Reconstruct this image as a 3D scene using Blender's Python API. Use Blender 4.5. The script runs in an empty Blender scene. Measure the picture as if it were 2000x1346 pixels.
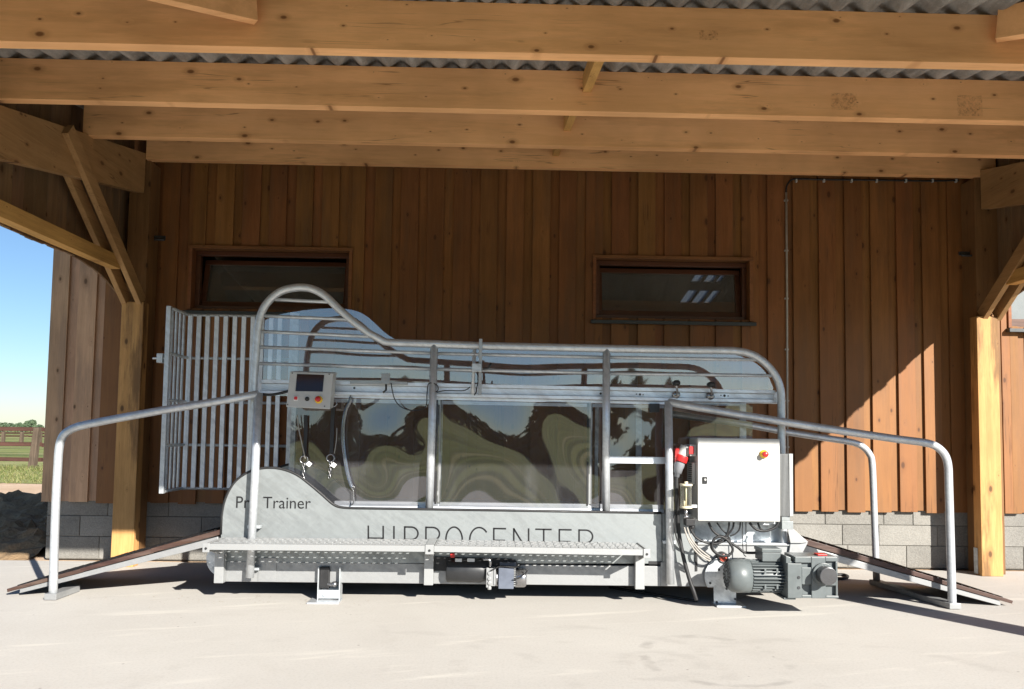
import bpy, bmesh, math, random
from mathutils import Vector, Matrix
import numpy as np

random.seed(7)
sc = bpy.context.scene
col = sc.collection
R_ = math.radians

# ------------------------------------------------------------------ camera
YAW, PITCH, ROLL, CY, FPX = 0.01884, 0.0610, 0.01404, 753.0, 1560.0
CAM = Vector((0, 0, 1.3))
_F = Vector((math.sin(YAW) * math.cos(PITCH), math.cos(YAW) * math.cos(PITCH), math.sin(PITCH)))
_R0 = Vector((math.cos(YAW), -math.sin(YAW), 0))
_U0 = _R0.cross(_F)
_R = _R0 * math.cos(ROLL) + _U0 * math.sin(ROLL)
_U = _U0 * math.cos(ROLL) - _R0 * math.sin(ROLL)
cd = bpy.data.cameras.new('camera')
cam = bpy.data.objects.new('camera', cd)
col.objects.link(cam)
cd.sensor_width = 36.0
cd.lens = FPX / 2000.0 * 36.0
cd.shift_y = (CY - 673.0) / 2000.0
cd.clip_start = 0.05
cd.clip_end = 3000
M_ = Matrix((_R, _U, -_F)).transposed().to_4x4()
M_.translation = CAM
cam.matrix_world = M_
sc.camera = cam

# ------------------------------------------------------------------ sky, sun, exposure
LD = Vector((-0.65, 1.0, -0.580)).normalized()          # the way sunlight travels
EL = math.asin(-LD.z)
AZ = math.atan2(-LD.x, -LD.y)                            # clockwise from +Y
w = bpy.data.worlds.new('World')
sc.world = w
w.use_nodes = True
nt = w.node_tree
sky = nt.nodes.new('ShaderNodeTexSky')
sky.sky_type = 'NISHITA'
sky.sun_disc = False
sky.sun_elevation = EL
sky.sun_rotation = AZ
sky.altitude = 50
sky.air_density = 1.0
sky.dust_density = 0.2
sky.ozone_density = 5.0
bg = nt.nodes['Background']
bg.inputs['Strength'].default_value = 0.050
nt.links.new(sky.outputs[0], bg.inputs[0])
sl = bpy.data.lights.new('sun', 'SUN')
sl.energy = 4.4
sl.angle = R_(0.5)
sl.color = (1.0, 0.95, 0.87)
so = bpy.data.objects.new('sun', sl)
col.objects.link(so)
so.location = (6, -8, 9)
so.rotation_euler = (-LD).to_track_quat('Z', 'Y').to_euler()
vs = sc.view_settings
vs.view_transform = 'Standard'
vs.look = 'None'
vs.exposure = 1.35
vs.gamma = 1.0
sc.cycles.max_bounces = 10
sc.cycles.diffuse_bounces = 5
sc.cycles.glossy_bounces = 5
sc.cycles.transparent_max_bounces = 16
sc.cycles.caustics_reflective = False
sc.cycles.caustics_refractive = False
sc.cycles.use_denoising = True
sc.cycles.denoiser = 'OPENIMAGEDENOISE'
sc.cycles.denoising_input_passes = 'RGB_ALBEDO_NORMAL'
sc.cycles.denoising_prefilter = 'ACCURATE'
sc.cycles.sample_clamp_indirect = 6

# ------------------------------------------------------------------ photo pixel -> point in a world plane (measuring aid)
def ray(px, py):
    return _R * ((px - 1000) / FPX) + _U * ((CY - py) / FPX) + _F
def P(px, py, Y):
    d = ray(px, py)
    return CAM + d * (Y / d.y)
def PX(px, py, X):
    d = ray(px, py)
    return CAM + d * (X / d.x)
def PZ(px, py, Z):
    d = ray(px, py)
    return CAM + d * ((Z - CAM.z) / d.z)
def XZ(px, py, Y):
    p = P(px, py, Y)
    return (p.x, p.z)

# ------------------------------------------------------------------ mesh helpers
class MB:
    def __init__(s):
        s.v = []; s.f = []; s.sm = []
    def add(s, vs_, fs, smooth=False):
        o = len(s.v)
        s.v += [tuple(p) for p in vs_]
        for f in fs:
            s.f.append(tuple(i + o for i in f)); s.sm.append(smooth)
        return s
    def box(s, x0, x1, y0, y1, z0, z1):
        if x0 > x1: x0, x1 = x1, x0
        if y0 > y1: y0, y1 = y1, y0
        if z0 > z1: z0, z1 = z1, z0
        v = [(x0,y0,z0),(x1,y0,z0),(x1,y1,z0),(x0,y1,z0),(x0,y0,z1),(x1,y0,z1),(x1,y1,z1),(x0,y1,z1)]
        return s.add(v, [(0,3,2,1),(4,5,6,7),(0,1,5,4),(1,2,6,5),(2,3,7,6),(3,0,4,7)])
    def hexa(s, a, b):
        """two matching quads (lists of 4 points), a in front and b behind"""
        return s.add(list(a) + list(b), [(0,1,2,3),(7,6,5,4),(0,4,5,1),(1,5,6,2),(2,6,7,3),(3,7,4,0)])
    def beam(s, p0, p1, wd, ht, up=(0,0,1)):
        p0 = Vector(p0); p1 = Vector(p1)
        d = (p1 - p0).normalized(); up = Vector(up)
        side = d.cross(up).normalized(); u = side.cross(d).normalized()
        a = [p0 + side*sx*wd/2 + u*sz*ht/2 for sx, sz in ((-1,-1),(1,-1),(1,1),(-1,1))]
        b = [q + (p1 - p0) for q in a]
        return s.hexa(a, b)
    def prism(s, pts, y0, y1):
        """outline [(x, z)] in the facade plane extruded in depth"""
        n = len(pts)
        v = [(x, y0, z) for x, z in pts] + [(x, y1, z) for x, z in pts]
        f = [tuple(range(n)), tuple(range(2*n-1, n-1, -1))]
        f += [(i, i+n, (i+1) % n + n, (i+1) % n) for i in range(n)]
        return s.add(v, f)
    def prismx(s, pts, x0, x1):
        n = len(pts)
        v = [(x0, y, z) for y, z in pts] + [(x1, y, z) for y, z in pts]
        f = [tuple(range(n)), tuple(range(2*n-1, n-1, -1))]
        f += [(i, i+n, (i+1) % n + n, (i+1) % n) for i in range(n)]
        return s.add(v, f)
    def cyl(s, p0, p1, r0, r1=None, n=20, caps=True):
        r1 = r0 if r1 is None else r1
        p0 = Vector(p0); p1 = Vector(p1)
        d = (p1 - p0).normalized()
        a = Vector((0,0,1)) if abs(d.z) < .9 else Vector((1,0,0))
        e1 = d.cross(a).normalized(); e2 = d.cross(e1)
        ring = [e1*math.cos(2*math.pi*k/n) + e2*math.sin(2*math.pi*k/n) for k in range(n)]
        v = [p0 + q*r0 for q in ring] + [p1 + q*r1 for q in ring]
        s.add(v, [(k, (k+1) % n, (k+1) % n + n, k+n) for k in range(n)], True)
        if caps:
            o = len(s.v) - 2*n
            s.f.append(tuple(o + k for k in range(n-1, -1, -1))); s.sm.append(False)
            s.f.append(tuple(o + n + k for k in range(n))); s.sm.append(False)
        return s
    def lathe(s, p0, axis, prof, n=24):
        """prof = [(t along axis, radius)]"""
        p0 = Vector(p0); d = Vector(axis).normalized()
        a = Vector((0,0,1)) if abs(d.z) < .9 else Vector((1,0,0))
        e1 = d.cross(a).normalized(); e2 = d.cross(e1)
        v = []; f = []
        for t, r in prof:
            v += [p0 + d*t + (e1*math.cos(2*math.pi*k/n) + e2*math.sin(2*math.pi*k/n))*max(r, 1e-4) for k in range(n)]
        for j in range(len(prof)-1):
            f += [(j*n+k, j*n+(k+1) % n, (j+1)*n+(k+1) % n, (j+1)*n+k) for k in range(n)]
        s.add(v, f, True)
        return s
    def tube(s, pts, r, n=14, smooth_path=False, sub=6, closed=False):
        pts = [Vector(p) for p in pts]
        if smooth_path: pts = catmull(pts, sub, closed)
        m = len(pts)
        tang = []
        for i in range(m):
            if closed: t = pts[(i+1) % m] - pts[i-1]
            else: t = pts[min(i+1, m-1)] - pts[max(i-1, 0)]
            tang.append(t.normalized())
        a = Vector((0,0,1)) if abs(tang[0].z) < .9 else Vector((1,0,0))
        e1 = tang[0].cross(a).normalized()
        v = []
        for i in range(m):
            e1 = (e1 - tang[i]*e1.dot(tang[i])).normalized()
            e2 = tang[i].cross(e1)
            # widen at corners so that a mitre keeps its section
            k = 1.0
            v += [pts[i] + (e1*math.cos(2*math.pi*j/n) + e2*math.sin(2*math.pi*j/n))*r*k for j in range(n)]
        f = []
        for i in range(m if closed else m-1):
            i2 = (i+1) % m
            f += [(i*n+j, i*n+(j+1) % n, i2*n+(j+1) % n, i2*n+j) for j in range(n)]
        s.add(v, f, True)
        if not closed:
            o = len(s.v) - m*n
            s.f.append(tuple(o + j for j in range(n-1, -1, -1))); s.sm.append(False)
            s.f.append(tuple(o + (m-1)*n + j for j in range(n))); s.sm.append(False)
        return s
    def ball(s, c, r, n=14, sc_=(1,1,1)):
        c = Vector(c); v = []; f = []
        m = n//2
        for i in range(m+1):
            th = math.pi*i/m
            for k in range(n):
                v.append((c.x + sc_[0]*r*max(math.sin(th),1e-3)*math.cos(2*math.pi*k/n), c.y + sc_[1]*r*max(math.sin(th),1e-3)*math.sin(2*math.pi*k/n), c.z + sc_[2]*r*math.cos(th)))
        for i in range(m):
            f += [(i*n+k, (i+1)*n+k, (i+1)*n+(k+1) % n, i*n+(k+1) % n) for k in range(n)]
        return s.add(v, f, True)
    def build(s, name, mat, parent=None, bevel=0.0, base=None):
        me = bpy.data.meshes.new(name)
        off = Vector((0, 0, 0))
        if parent is None:
            xs = [p[0] for p in s.v]; ys = [p[1] for p in s.v]; zs = [p[2] for p in s.v]
            off = Vector(base) if base is not None else Vector(((min(xs)+max(xs))/2, (min(ys)+max(ys))/2, min(zs)))
        me.from_pydata([(p[0]-off.x, p[1]-off.y, p[2]-off.z) for p in s.v], [], s.f)
        me.polygons.foreach_set('use_smooth', s.sm)
        bm = bmesh.new(); bm.from_mesh(me)
        bmesh.ops.recalc_face_normals(bm, faces=bm.faces)
        bm.to_mesh(me); bm.free()
        me.materials.append(mat)
        ob = bpy.data.objects.new(name, me)
        col.objects.link(ob)
        if parent is not None:
            ob.parent = parent
            # parts keep world coordinates; only the Empty at a thing's base is off the origin
            if parent.parent is None: ob.matrix_parent_inverse = Matrix.Translation(-parent.location)
        else:
            ob.location = off
        if bevel > 0:
            b = ob.modifiers.new('bevel', 'BEVEL')
            b.width = bevel; b.segments = 2; b.limit_method = 'ANGLE'; b.angle_limit = R_(40)
        return ob

def catmull(pts, sub, closed=False):
    out = []
    n = len(pts)
    rng = range(n) if closed else range(n-1)
    for i in rng:
        if closed: a, b, c, d = pts[i-1], pts[i], pts[(i+1) % n], pts[(i+2) % n]
        else: a, b, c, d = pts[max(i-1,0)], pts[i], pts[i+1], pts[min(i+2,n-1)]
        for k in range(sub):
            t = k/sub
            out.append(0.5*((2*b) + (c-a)*t + (2*a-5*b+4*c-d)*t*t + (3*b-a-3*c+d)*t**3))
    if not closed: out.append(pts[-1])
    return out

def tag(o, label=None, cat=None, group=None, kind=None):
    if label: o['label'] = label
    if cat: o['category'] = cat
    if group: o['group'] = group
    if kind: o['kind'] = kind
    return o
def empty(name, loc):
    o = bpy.data.objects.new(name, None)
    o.empty_display_size = .1
    o.location = loc
    col.objects.link(o)
    return o

# ------------------------------------------------------------------ materials
class NT:
    def __init__(s, name):
        s.m = bpy.data.materials.new(name); s.m.use_nodes = True
        s.t = s.m.node_tree; s.t.nodes.clear()
        s.out = s.n('ShaderNodeOutputMaterial')
    def n(s, typ, **kw):
        nd = s.t.nodes.new(typ)
        for k, v in kw.items(): setattr(nd, k, v)
        return nd
    def l(s, a, b): s.t.links.new(a, b)
    def inp(s, nd, key, val):
        if hasattr(val, 'is_linked') or hasattr(val, 'links'): s.l(val, nd.inputs[key])
        else: nd.inputs[key].default_value = val
    def math(s, op, a, b=0.0, c=None):
        nd = s.n('ShaderNodeMath', operation=op)
        s.inp(nd, 0, a); s.inp(nd, 1, b)
        if c is not None: s.inp(nd, 2, c)
        return nd.outputs[0]
    def maprange(s, v, a, b, c=0.0, d=1.0, smooth=True):
        nd = s.n('ShaderNodeMapRange'); nd.interpolation_type = 'SMOOTHSTEP' if smooth else 'LINEAR'
        s.inp(nd, 0, v); s.inp(nd, 1, a); s.inp(nd, 2, b); s.inp(nd, 3, c); s.inp(nd, 4, d)
        return nd.outputs[0]
    def mix(s, fac, a, b, mode='MIX'):
        nd = s.n('ShaderNodeMix', data_type='RGBA', blend_type=mode)
        s.inp(nd, 0, fac); s.inp(nd, 6, a); s.inp(nd, 7, b)
        return nd.outputs[2]
    def coord(s, scale=(1,1,1), which='Object', loc=(0,0,0), rot=(0,0,0)):
        tc = s.n('ShaderNodeTexCoord'); mp = s.n('ShaderNodeMapping')
        src = tc.outputs[which]
        if any(rot):            # turn first, stretch afterwards
            m0 = s.n('ShaderNodeMapping'); s.l(src, m0.inputs[0]); m0.inputs[2].default_value = rot
            src = m0.outputs[0]; rot = (0, 0, 0)
        s.l(src, mp.inputs[0])
        mp.inputs[1].default_value = loc; mp.inputs[2].default_value = rot; mp.inputs[3].default_value = scale
        return mp.outputs[0]
    def noise(s, vec, scale, detail=4, rough=.55, dist=0.0):
        nd = s.n('ShaderNodeTexNoise')
        s.l(vec, nd.inputs['Vector'])
        nd.inputs['Scale'].default_value = scale; nd.inputs['Detail'].default_value = detail
        nd.inputs['Roughness'].default_value = rough; nd.inputs['Distortion'].default_value = dist
        return nd.outputs[0]
    def voro(s, vec, scale, feature='F1', rnd=1.0):
        nd = s.n('ShaderNodeTexVoronoi', feature=feature)
        s.l(vec, nd.inputs['Vector']); nd.inputs['Scale'].default_value = scale
        nd.inputs['Randomness'].default_value = rnd
        return nd
    def bump(s, h, strength=.3, dist=.01):
        nd = s.n('ShaderNodeBump'); nd.inputs['Strength'].default_value = strength; nd.inputs['Distance'].default_value = dist
        s.l(h, nd.inputs['Height'])
        return nd.outputs[0]
    def island(s):
        return s.n('ShaderNodeNewGeometry').outputs['Random Per Island']
    def bsdf(s, color, rough=.6, metal=0.0, spec=.5, normal=None):
        b = s.n('ShaderNodeBsdfPrincipled')
        s.inp(b, 'Base Color', color); s.inp(b, 'Roughness', rough); s.inp(b, 'Metallic', metal)
        s.inp(b, 'Specular IOR Level', spec)
        if normal is not None: s.l(normal, b.inputs['Normal'])
        s.l(b.outputs[0], s.out.inputs[0])
        return b
def c4(c): return (c[0], c[1], c[2], 1.0)

def plain(name, c, rough=.5, metal=0.0, spec=.5, var=.12, vs_=14):
    n = NT(name)
    v = n.noise(n.coord(), vs_, 5)
    k = n.maprange(v, .3, .7, 1-var, 1+var)
    cc = n.mix(1.0, c4(c), (1,1,1,1), 'MULTIPLY')
    hs = n.n('ShaderNodeHueSaturation'); n.l(cc, hs.inputs['Color']); n.l(k, hs.inputs['Value'])
    r = n.maprange(v, .3, .7, rough*.85, min(1, rough*1.15))
    n.bsdf(hs.outputs[0], r, metal, spec)
    return n.m

def wood(name, light, dark, axis, rough=.6, knots=1.0, isl=.3, kcol=(.09,.045,.02), seed=0.0, kscale=4.2, spec=.25, weather=None, crack=.55, bleach=None):
    """axis: grain direction 'x','y','z'"""
    n = NT(name)
    big, small = 9.0, .45
    gs = {'x': (small,big,big), 'y': (big,small,big), 'z': (big,big,small)}[axis]
    isl_v = n.island()
    # shift the pattern for every board
    cb = n.n('ShaderNodeCombineXYZ'); off = n.math('MULTIPLY', isl_v, 37.0)
    for i in range(3): n.l(off, cb.inputs[i])
    tc = n.n('ShaderNodeTexCoord'); va = n.n('ShaderNodeVectorMath', operation='ADD')
    n.l(tc.outputs['Object'], va.inputs[0]); n.l(cb.outputs[0], va.inputs[1])
    def mp(scale):
        m = n.n('ShaderNodeMapping'); n.l(va.outputs[0], m.inputs[0]); m.inputs[3].default_value = scale
        m.inputs[1].default_value = (seed, seed*.7, seed*1.3)
        return m.outputs[0]
    sx = n.n('ShaderNodeSeparateXYZ'); n.l(va.outputs[0], sx.inputs[0])
    kc = n.n('ShaderNodeCombineXYZ')
    u, v = {'x': (sx.outputs[0], sx.outputs[2]), 'y': (sx.outputs[1], sx.outputs[2]), 'z': (sx.outputs[2], n.math('ADD', sx.outputs[0], sx.outputs[1]))}[axis]
    n.l(n.math('ADD', n.math('MULTIPLY', u, .55), seed), kc.inputs[0]); n.l(v, kc.inputs[1])
    vk = n.voro(kc.outputs[0], kscale); vk.voronoi_dimensions = '2D'
    kd = vk.outputs['Distance']
    gcoord = n.n('ShaderNodeVectorMath', operation='ADD')
    n.l(mp(gs), gcoord.inputs[0])
    sw = n.maprange(kd, .0, .16, .7, 0.0)
    cb2 = n.n('ShaderNodeCombineXYZ')
    for i in range(3): n.l(sw, cb2.inputs[i])
    n.l(cb2.outputs[0], gcoord.inputs[1])
    g1 = n.noise(gcoord.outputs[0], 1.6, 7, .62, .5)
    g2 = n.noise(gcoord.outputs[0], 8.0, 4, .6, .2)
    g3 = n.noise(gcoord.outputs[0], 30.0, 3, .6)
    g = n.math('ADD', n.math('MULTIPLY', g1, .52), n.math('ADD', n.math('MULTIPLY', g2, .26), n.math('MULTIPLY', g3, .22)))
    base = n.mix(n.maprange(g, .34, .66), c4(dark), c4(light))
    # broad tone patches
    pt = n.noise(mp((1,1,1)), 1.3, 3)
    hs = n.n('ShaderNodeHueSaturation'); n.l(base, hs.inputs['Color'])
    val = n.math('ADD', n.maprange(isl_v, 0, 1, 1-isl, 1+isl, False), n.maprange(pt, .3, .7, -.12, .12))
    n.l(val, hs.inputs['Value'])
    hs.inputs['Saturation'].default_value = 1.0
    wn = n.n('ShaderNodeTexWhiteNoise', noise_dimensions='1D'); n.l(n.math('MULTIPLY', isl_v, 91.7), wn.inputs['W'])
    n.l(n.maprange(wn.outputs[0], 0, 1, .492, .508, False), hs.inputs['Hue'])
    cc = hs.outputs[0]
    if weather is not None:
        wv = n.noise(mp({'x': (.8,6,6), 'y': (6,.8,6), 'z': (6,6,.8)}[axis]), 1.1, 6, .65)
        cc = n.mix(n.maprange(wv, .47, .66, 0, weather[1]), cc, c4(weather[0]))
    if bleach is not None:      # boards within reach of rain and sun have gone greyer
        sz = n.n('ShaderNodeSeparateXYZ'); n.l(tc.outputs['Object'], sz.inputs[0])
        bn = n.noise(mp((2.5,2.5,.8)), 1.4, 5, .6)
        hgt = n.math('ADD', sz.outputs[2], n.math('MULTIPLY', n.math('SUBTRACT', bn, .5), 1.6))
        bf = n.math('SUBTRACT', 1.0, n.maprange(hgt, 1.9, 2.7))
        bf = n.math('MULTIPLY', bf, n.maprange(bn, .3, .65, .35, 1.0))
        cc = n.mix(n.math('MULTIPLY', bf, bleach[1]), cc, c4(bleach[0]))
    if knots > 0:
        size = n.math('ADD', .010, n.math('MULTIPLY', .085, n.math('POWER', n.maprange(vk.outputs['Color'], .15, .85, 0, 1, False), 2.0)))
        km = n.math('SUBTRACT', 1.0, n.maprange(n.math('DIVIDE', kd, size), .45, 1.1))
        ring = n.math('SUBTRACT', 1.0, n.maprange(n.math('DIVIDE', kd, size), 1.0, 2.6))
        cc = n.mix(n.math('MULTIPLY', ring, .30*knots), cc, c4([x*2.2 for x in kcol]))
        cc = n.mix(n.math('MULTIPLY', km, .85*knots), cc, c4(kcol))
    if crack > 0:
        cs = {'x': (.35,14,14), 'y': (14,.35,14), 'z': (14,14,.35)}[axis]
        cn = n.noise(mp(cs), 1.0, 3, .5, .3)
        ln = n.math('SUBTRACT', 1.0, n.maprange(n.math('ABSOLUTE', n.math('SUBTRACT', cn, .5)), .0015, .008))
        gate_ = n.maprange(n.noise(mp((1.3,1.3,1.3)), 1.0, 3), .52, .62)
        cc = n.mix(n.math('MULTIPLY', n.math('MULTIPLY', ln, gate_), crack), cc, c4([x*.9 for x in kcol]))
    bp = n.bump(g, .25, .004)
    n.bsdf(cc, n.maprange(g1, .3, .7, rough*.9, min(1, rough*1.15)), 0, spec, bp)
    return n.m

def galv(name, c=(.58,.605,.63), rough=.38, metal=.55, var=.13, spangle=.16):
    n = NT(name)
    co = n.coord()
    sp = n.voro(co, 38)
    s1 = n.noise(co, 3.2, 6, .65, .4)
    rot = n.coord((1.6, 1.6, 9.0), rot=(0, R_(-36), 0))
    s2 = n.noise(rot, 2.2, 5, .6, .3)
    v = n.math('ADD', n.math('MULTIPLY', sp.outputs['Color'], spangle), n.math('ADD', n.math('MULTIPLY', s1, .35), n.math('MULTIPLY', s2, .75-spangle)))
    hs = n.n('ShaderNodeHueSaturation'); hs.inputs['Color'].default_value = c4(c)
    n.l(n.maprange(v, .38, .72, 1-var, 1+var), hs.inputs['Value'])
    rust = n.noise(co, 11, 6, .7)
    cc = n.mix(n.maprange(rust, .70, .82, 0, .4), hs.outputs[0], c4((.20,.17,.14)))
    r = n.maprange(v, .35, .75, rough*1.35, rough*.75)
    n.bsdf(cc, r, metal, .5, n.bump(v, .05, .002))
    return n.m
# ------------------------------------------------------------------ material set
M = {}
M['beam'] = wood('glulam spruce', (.90,.500,.245), (.80,.425,.190), 'x', .62, 1.0, .07, (.15,.06,.02), 1.0, 5.6, weather=((.44,.22,.085), .35))
M['beam_y'] = wood('rafter spruce', (.46,.27,.125), (.33,.185,.08), 'y', .62, .9, .12, (.10,.045,.02), 3.0, 4.5)
M['post_dark'] = wood('brown stained post', (.25,.13,.055), (.16,.08,.034), 'z', .6, 1.0, .06, (.05,.024,.011), 7.0, 4.2)
M['post'] = wood('post spruce', (.60,.335,.130), (.43,.22,.076), 'z', .6, 1.0, .06, (.08,.04,.018), 5.0, 4.2, weather=((.15,.08,.035), .85))
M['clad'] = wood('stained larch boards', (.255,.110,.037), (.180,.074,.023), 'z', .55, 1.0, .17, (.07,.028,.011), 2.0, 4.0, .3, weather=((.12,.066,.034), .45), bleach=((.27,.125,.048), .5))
M['endboard'] = wood('weathered skylit end boards', (.54,.345,.215), (.40,.245,.145), 'z', .65, 1.0, .12, (.10,.055,.03), 3.0, 4.0, weather=((.24,.165,.12), .5))  # weathered tone, with open-sky light painted in as a paler colour
M['gable'] = wood('gable boards', (.25,.155,.085), (.16,.095,.05), 'z', .65, 1.0, .22, (.07,.035,.015), 8.0, 4.2, weather=((.14,.10,.07), .6))
M['lath'] = wood('tie beam spruce', (.66,.38,.13), (.46,.25,.08), 'y', .6, .8, .08, (.12,.05,.02), 11.0)
M['winframe'] = wood('dark stained window wood', (.115,.045,.022), (.070,.026,.013), 'x', .4, 0, .1, seed=4.0, spec=.4)
M['wintrim'] = wood('window trim wood', (.26,.115,.048), (.17,.07,.028), 'x', .55, .4, .1, seed=6.0)
M['palewood'] = wood('weathered fence wood', (.085,.040,.030), (.040,.019,.014), 'x', .75, .6, .3, (.03,.018,.012), 9.0)
M['fencepost'] = wood('split fence post', (.17,.125,.09), (.07,.05,.036), 'z', .8, .6, .3, (.04,.03,.02), 9.5)
M['galv'] = galv('galvanised tube')
M['galv_bright'] = galv('bright galvanised profile', (.74,.78,.83), .46, .6, .10, .10)
M['galv_dull'] = galv('dull galvanised steel', (.55,.58,.60), .5, .7, .2)
M['galv_sheet'] = galv('galvanised sheet', (.285,.305,.308), .40, .45, .20, .10)
M['alu'] = galv('mill aluminium', (.315,.322,.325), .45, .4, .12)
M['alu_white'] = galv('pale aluminium profile', (.37,.378,.38), .42, .4, .08)
M['black'] = plain('black rubber', (.015,.015,.016), .55)
M['blackplastic'] = plain('black plastic', (.022,.023,.025), .38)
M['cream'] = plain('cream plastic', (.68,.62,.46), .45)
M['white'] = plain('white powder coat', (.52,.52,.50), .35, 0, .4, .02)
M['lightgrey'] = plain('light grey enclosure', (.50,.50,.48), .4, 0, .4, .02)
M['red'] = plain('red plastic', (.55,.025,.025), .35)
M['yellow'] = plain('yellow plastic', (.75,.48,.03), .4)
M['motor'] = plain('grey motor paint', (.112,.128,.131), .38, 0, .5, .06)
M['steel'] = galv('turned steel', (.36,.36,.37), .26, .92, .1, .1)
M['darkshaft'] = galv('dark turned shaft', (.12,.12,.125), .3, .8, .1, .1)
M['darksteel'] = plain('dark steel', (.05,.052,.056), .45, .4)
M['bluegrey'] = plain('blue grey cooling fins', (.10,.115,.15), .5)
M['ramp_ply'] = wood('brown coated ramp plywood', (.075,.040,.030), (.038,.020,.016), 'x', .5, 0, .1, seed=2.2, spec=.4, weather=((.20,.15,.12), .35))
M['tag'] = plain('white paper tag', (.75,.75,.74), .6, 0, .3, .02)
M['cord'] = plain('grey cord', (.33,.31,.28), .8)
M['redglass'] = plain('red lens', (.45,.09,.06), .25)
M['pipe'] = plain('grey plastic conduit', (.42,.40,.37), .45)
M['sill'] = plain('dark grey slate sill', (.035,.042,.045), .5)
M['interior'] = plain('dark barn interior', (.055,.05,.045), .9, 0, .1)
M['ink'] = plain('black vinyl lettering', (.012,.012,.013), .4, 0, .4, .0)

def mat_concrete():
    n = NT('pale brushed concrete')
    co = n.coord()
    a = n.noise(co, .55, 6, .6, .4)
    b = n.noise(co, 3.0, 8, .65, .3)
    c = n.noise(co, 60, 4, .7)
    base = n.mix(n.maprange(a, .3, .7), c4((.490,.466,.430)), c4((.540,.518,.480)))
    base = n.mix(n.math('MULTIPLY', n.maprange(b, .52, .74), .18), base, c4((.38,.35,.31)))
    base = n.mix(n.math('MULTIPLY', n.maprange(c, .45, .68), .26), base, c4((.33,.31,.28)))
    # scuffs left by turning wheels: arcs of a few large rings, broken by noise
    scf = None
    for (cx, cy, r, wd, st) in ((1.30, 4.75, .42, .035, .75), (.55, 4.55, .75, .05, .30), (1.9, 3.7, 1.2, .05, .30), (-.7, 3.9, 1.15, .04, .28), (.95, 4.62, .22, .06, .35), (-2.2, 4.6, 1.6, .03, .2), (2.9, 5.2, 1.4, .04, .2)):
        vd = n.n('ShaderNodeVectorMath', operation='DISTANCE')
        tc = n.coord((1, .8, 1)); n.l(tc, vd.inputs[0]); vd.inputs[1].default_value = (cx, cy*.8, 0)
        dd = n.math('ABSOLUTE', n.math('SUBTRACT', n.math('ADD', vd.outputs['Value'], n.math('MULTIPLY', b, .18)), r + .09))
        m = n.math('MULTIPLY', n.math('SUBTRACT', 1.0, n.maprange(dd, wd*.3, wd*1.6)), st)
        br = n.maprange(n.noise(n.coord((1.1, 2.6, 1), loc=(cx, cy, 0)), 2.3, 5, .65), .44, .64)
        m = n.math('MULTIPLY', n.math('MULTIPLY', m, br), .6)
        scf = m if scf is None else n.math('MAXIMUM', scf, m)
    base = n.mix(scf, base, c4((.27,.25,.23)))
    # dragged pale dust streaks
    st = n.noise(n.coord((.5, 3.6, 1), rot=(0, 0, R_(-14))), 1.4, 6, .6, .5)
    base = n.mix(n.math('MULTIPLY', n.maprange(st, .57, .70), .5), base, c4((.66,.63,.57)))
    st2 = n.noise(n.coord((.9, 4.6, 1), rot=(0, 0, R_(10)), loc=(4, 2, 0)), 1.9, 6, .65, .8)
    base = n.mix(n.math('MULTIPLY', n.maprange(st2, .60, .80), .22), base, c4((.33,.305,.27)))
    sp = n.voro(co, 7.0)
    spk = n.math('SUBTRACT', 1.0, n.maprange(sp.outputs['Distance'], .03, .075))
    spk = n.math('MULTIPLY', spk, n.maprange(sp.outputs['Color'], .62, .7))
    base = n.mix(n.math('MULTIPLY', spk, .6), base, c4((.16,.13,.11)))
    n.bsdf(base, .85, 0, .2, n.bump(n.math('ADD', c, n.math('MULTIPLY', b, .6)), .35, .004))
    return n.m
M['concrete'] = mat_concrete()

def mat_block(name, c):
    n = NT(name)
    co = n.coord()
    a = n.noise(co, 2.2, 5); b = n.noise(co, 70, 5, .75)
    pit = n.voro(co, 90)
    hs = n.n('ShaderNodeHueSaturation'); hs.inputs['Color'].default_value = c4(c)
    val = n.math('ADD', n.maprange(n.island(), 0, 1, .84, 1.14, False), n.math('ADD', n.maprange(a, .3, .7, -.1, .1), n.maprange(b, .3, .7, -.16, .16)))
    n.l(val, hs.inputs['Value'])
    n.bsdf(hs.outputs[0], .92, 0, .15, n.bump(n.math('ADD', b, pit.outputs['Distance']), .5, .004))
    return n.m
M['block'] = mat_block('aerated concrete block', (.225,.217,.198))
M['mortar'] = plain('block mortar', (.15,.142,.125), .95, 0, .1, .2, 40)

def mat_fibre():
    n = NT('fibre cement corrugated sheet')
    co = n.coord()
    a = n.noise(n.coord((3, .8, 3)), 2.4, 7, .65, .6); b = n.noise(co, 24, 6, .7)
    base = n.mix(n.maprange(a, .35, .68), c4((.19,.18,.165)), c4((.36,.35,.33)))
    base = n.mix(n.math('MULTIPLY', n.maprange(b, .5, .75), .35), base, c4((.5,.48,.45)))
    n.bsdf(base, .85, 0, .2, n.bump(b, .4, .004))
    return n.m
M['fibre'] = mat_fibre()

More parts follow.
